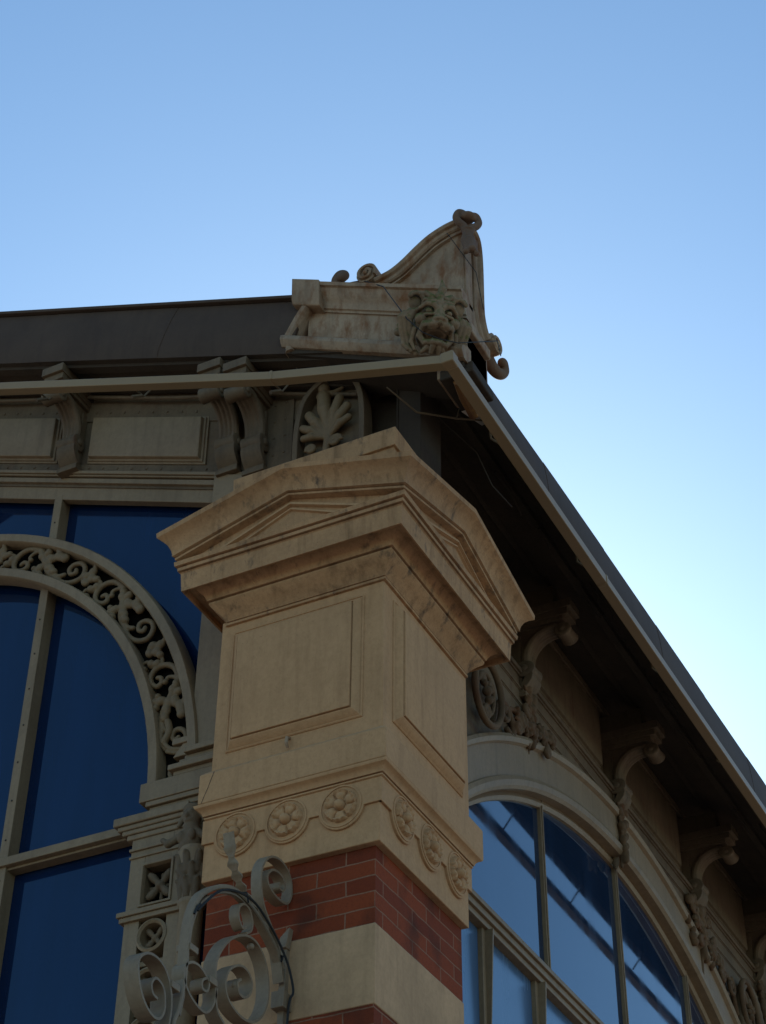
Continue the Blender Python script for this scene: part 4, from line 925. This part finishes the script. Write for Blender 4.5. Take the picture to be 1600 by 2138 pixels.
# ------------------------------------------------------------------ wrought iron bracket
IT = thing('wrought_iron_bracket', (-.40, -.05, 4.9), 'grey painted wrought iron bracket of flat bar scrolls on the brick pier', 'iron bracket')
FI = Fr('R', -.40)                       # u = y, v = z, d = x
BIG = [(-.492, 4.657), (-.552, 4.694), (-.575, 4.794), (-.577, 4.888), (-.526, 4.978), (-.456, 5.044), (-.365, 5.091), (-.279, 5.094), (-.209, 5.048), (-.174, 4.975), (-.171, 4.884), (-.216, 4.797), (-.296, 4.745), (-.39, 4.738), (-.475, 4.769), (-.503, 4.824), (-.48, 4.89), (-.412, 4.939), (-.35, 4.946), (-.304, 4.914), (-.309, 4.866), (-.347, 4.828), (-.394, 4.825), (-.414, 4.862), (-.388, 4.890)]
MID = [(-.563, 4.777), (-.579, 4.705), (-.622, 4.654), (-.679, 4.647), (-.75, 4.671), (-.794, 4.712), (-.802, 4.763), (-.759, 4.803), (-.702, 4.812), (-.65, 4.795), (-.622, 4.774), (-.632, 4.737), (-.666, 4.733), (-.671, 4.764), (-.645, 4.785)]
LEFT = [(-.90, 4.40), (-.876, 4.504), (-.871, 4.59), (-.895, 4.659), (-.944, 4.707), (-1.011, 4.72), (-1.072, 4.702), (-1.109, 4.656), (-1.093, 4.585), (-1.052, 4.525), (-.993, 4.493), (-.94, 4.50), (-.913, 4.55), (-.93, 4.62), (-.983, 4.641), (-1.012, 4.61), (-1.0, 4.575), (-.965, 4.567)]
ARCH = [(-.841, 4.40), (-.841, 4.518), (-.814, 4.587), (-.793, 4.702), (-.788, 4.868), (-.775, 4.985), (-.73, 5.092), (-.658, 5.161), (-.581, 5.212), (-.49, 5.247), (-.405, 5.251), (-.304, 5.232), (-.212, 5.196), (-.117, 5.142), (-.05, 5.08)]
UPS = [(-.05, 5.02), (-.108, 5.17), (-.181, 5.228), (-.243, 5.29), (-.273, 5.369), (-.27, 5.451), (-.22, 5.523), (-.142, 5.555), (-.065, 5.545), (-.02, 5.496), (-.018, 5.429), (-.057, 5.38), (-.138, 5.371), (-.208, 5.394), (-.224, 5.436), (-.182, 5.482), (-.113, 5.49), (-.076, 5.463), (-.085, 5.427), (-.119, 5.424), (-.122, 5.450)]
SML = [(-.37, 5.10), (-.335, 5.125), (-.325, 5.166), (-.351, 5.21), (-.396, 5.219), (-.435, 5.189), (-.435, 5.141), (-.4, 5.11), (-.37, 5.125)]
def ribbon(nm, pts, w=.055, th=.0052, sub=6):
    q = MB(); p = smooth_path(pts, sub); q.sweep(FI, p, [(-th, -w), (-th, 0), (th, 0), (th, -w)]); return q.build(nm, IRON, IT, smooth=True, angle=40)
ribbon('scroll', BIG, .060); ribbon('scroll', MID, .055); ribbon('scroll', LEFT, .065); ribbon('scroll', UPS, .050); ribbon('scroll', SML, .045)
q = MB(); q.sweep(FI, smooth_path(ARCH, 6), [(-.010, -.040), (-.010, -.004), (-.006, 0), (.006, 0), (.010, -.004), (.010, -.040)]); q.sweep(FI, [(u+.02, v-.015) for u, v in smooth_path(ARCH[2:], 6)], [(-.004, -.028), (-.004, -.010), (.004, -.010), (.004, -.028)])
q.build('arched_bar', IRON, IT, smooth=True, angle=40)
q = MB(); lfp = smooth_path([(-.515, 5.500), (-.506, 5.477), (-.49, 5.43), (-.462, 5.376), (-.425, 5.339), (-.389, 5.307), (-.342, 5.281), (-.284, 5.253), (-.214, 5.219), (-.113, 5.161)], 5); n = len(lfp)
for i, (u, v) in enumerate(lfp):
    pass
rows = []
for i, (u, v) in enumerate(lfp):
    wv = .010*math.sin(i*1.25) if 8 < i < n-8 else 0; wd = .030 if i < 10 else .024+.008*math.sin(i*1.25+1)
    rows.append([FI(u+wv+.003, v+wv*.6+.003, -.055+(.03-wd)), FI(u-wv*.8+.003, v-wv*.5+.003, -.055+wd+.02), FI(u-wv*.8-.003, v-wv*.5-.003, -.055+wd+.02), FI(u+wv-.003, v+wv*.6-.003, -.055+(.03-wd))])
q.rings(rows); q.build('twisted_leaf', IRON, IT, smooth=True, angle=60)
q = MB(); q.box(PL, -.435, -.405, 3.9, 5.20, .001, .035); q.slab(PL, [(-.44, 5.18), (-.40, 5.18), (-.385, 5.27), (-.43, 5.23)], .012, .05); q.box(PL, -.445, -.385, 4.90, 4.975, .002, .075); q.box(PL, -.44, -.39, 4.30, 4.37, .002, .07)
q.build('post', IRON, IT, bevel=.003)
for u, v in ((-.755, 4.86), (-.60, 4.79), (-.86, 4.66)): MB().box(FI, u-.03, u+.03, v-.014, v+.014, -.06, .006).build('collar', IRON, IT, bevel=.003)
for c in ((-.30, 5.075), (-.41, 4.86)): MB().ball(FI(c[0], c[1], -.02), (.016,)*3).build('boss', IRON, IT, smooth=True)
q = MB(); q.tube(smooth_path([(-.38-.012+x, y, z) for x, y, z in [(0, -.76, 5.02), (.02, -.62, 5.17), (.02, -.40, 5.235), (.02, -.22, 5.185), (.025, -.10, 5.10), (.03, -.05, 5.02), (.03, -.035, 4.97), (.02, -.045, 4.93), (.01, -.04, 4.80), (.0, -.04, 4.2)]], 5), .0055, 7)
q.tube([FI(-.775, 5.0, .004), FI(-.76, 5.04, .01), FI(-.735, 5.06, .004), FI(-.74, 5.05, -.05)], .005, 6); q.tube([FI(-.41, 5.275, -.045), FI(-.40, 5.268, .008), FI(-.39, 5.225, .012)], .004, 6)
q.tube([FI(-.09, 5.15, -.05), FI(-.08, 5.12, .008), FI(-.10, 5.09, .012)], .005, 6)
o = q.build('lamp_cable', WIRE, None, smooth=True); o['label'] = 'black cable tied along the arched bar of the wrought iron bracket'; o['category'] = 'cable'
for t in (bo, lf0):
    pass
